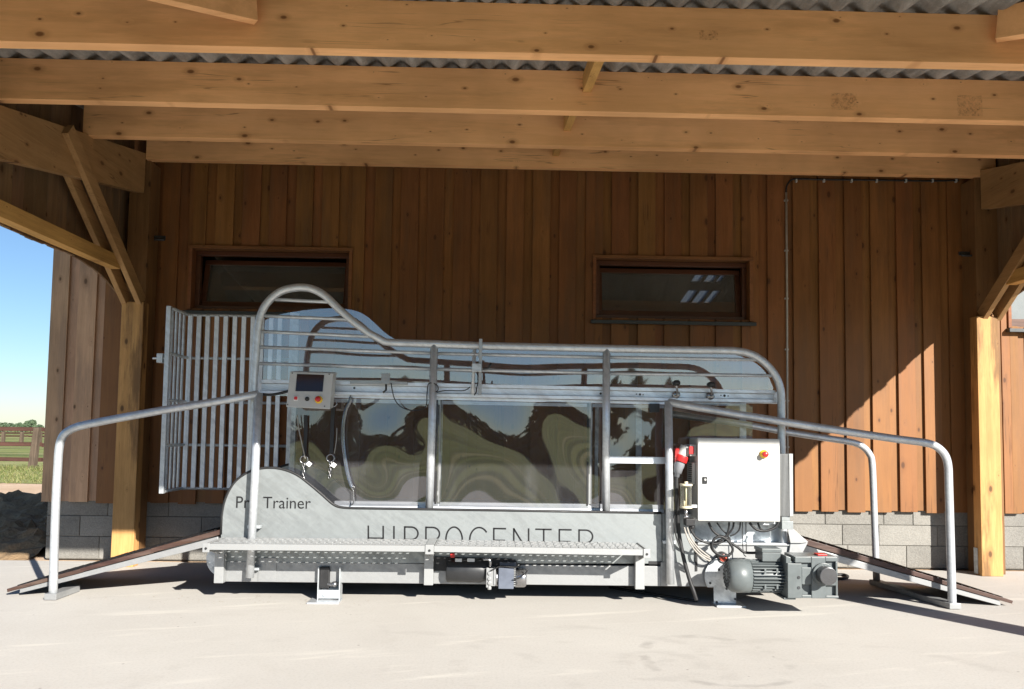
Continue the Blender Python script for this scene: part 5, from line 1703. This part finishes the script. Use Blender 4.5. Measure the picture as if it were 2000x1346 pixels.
# grass along the fence
rnd = random.Random(4)
V = []; F = []
for _ in range(9000):
    x = rnd.uniform(-16, -8.0); y = rnd.uniform(18.9, 26)
    if rnd.random() < .35: y = yf_ + rnd.gauss(0, .5)
    h = rnd.uniform(.03, .10)*(1.8 if abs(y-yf_) < .6 else 1); a = rnd.uniform(0, 6.28); s = .014
    lx, ly = rnd.gauss(0, .05), rnd.gauss(0, .05)
    o = len(V); V += [(x-s*math.cos(a), y-s*math.sin(a), -.01), (x+s*math.cos(a), y+s*math.sin(a), -.01), (x+lx, y+ly, h)]; F.append((o,o+1,o+2))
m = MB(); m.add(V, F); tag(m.build('grass', M['blade'], None), 'rough grass along the paddock fence', None, None, 'stuff')

# straw scattered over the loose soil and a little on the concrete
V = []; F = []
for k in range(1410):
    if k < 1350: x, y, z = rnd.uniform(-10.5, -4.7), rnd.uniform(8.1, 14), rnd.uniform(.05, .12)
    else: x, y, z = rnd.gauss(-2.0, .6), rnd.gauss(6.25, .12), .006
    a = rnd.uniform(0, 6.28); L = rnd.uniform(.03, .14)*(1 if k < 1350 else .12); wd = .003 if k < 1350 else .0015
    c, s = math.cos(a), math.sin(a); dz = rnd.uniform(-.02, .03) if k < 1350 else 0
    o = len(V); V += [(x-c*L+s*wd, y-s*L-c*wd, z), (x-c*L-s*wd, y-s*L+c*wd, z), (x+c*L-s*wd, y+s*L+c*wd, z+dz), (x+c*L+s*wd, y+s*L-c*wd, z+dz)]; F.append((o,o+1,o+2,o+3))
m = MB(); m.add(V, F); tag(m.build('straw', plain('old straw', (.34,.27,.17), .8, 0, .2, .3), None), 'bits of old straw on the dark soil and by the treadmill', None, None, 'stuff')

# far wood across the fields in front of the yard (it shows in the acrylic)
rnd = random.Random(9); V = []; F = []
x = -150
while x < 150:
    h = rnd.uniform(2.5, 6.5); wd = rnd.uniform(4, 8); yy = -62 + rnd.uniform(-10, 10)
    for _ in range(220):
        d = Vector((rnd.gauss(0,.4), rnd.gauss(0,.4), 0)); zz = h*rnd.uniform(.02, 1)*max(.2, 1-.45*d.length)
        p = Vector((x+d.x*wd, yy+d.y*wd, zz)); s = rnd.uniform(.3, .8)
        a = Vector((rnd.uniform(-1,1), rnd.uniform(-1,1), rnd.uniform(-1,1))).normalized(); b = a.orthogonal().normalized()
        o = len(V); V += [p-a*s-b*s*.6, p+a*s-b*s*.6, p+a*s*.8+b*s*.7, p-a*s*.7+b*s*.6]; F.append((o,o+1,o+2,o+3))
    x += wd*.75
m = MB(); m.add(V, F); tag(m.build('far_wood', M['leaf'], None), 'far wood beyond the fields in front of the yard', None, None, 'stuff')
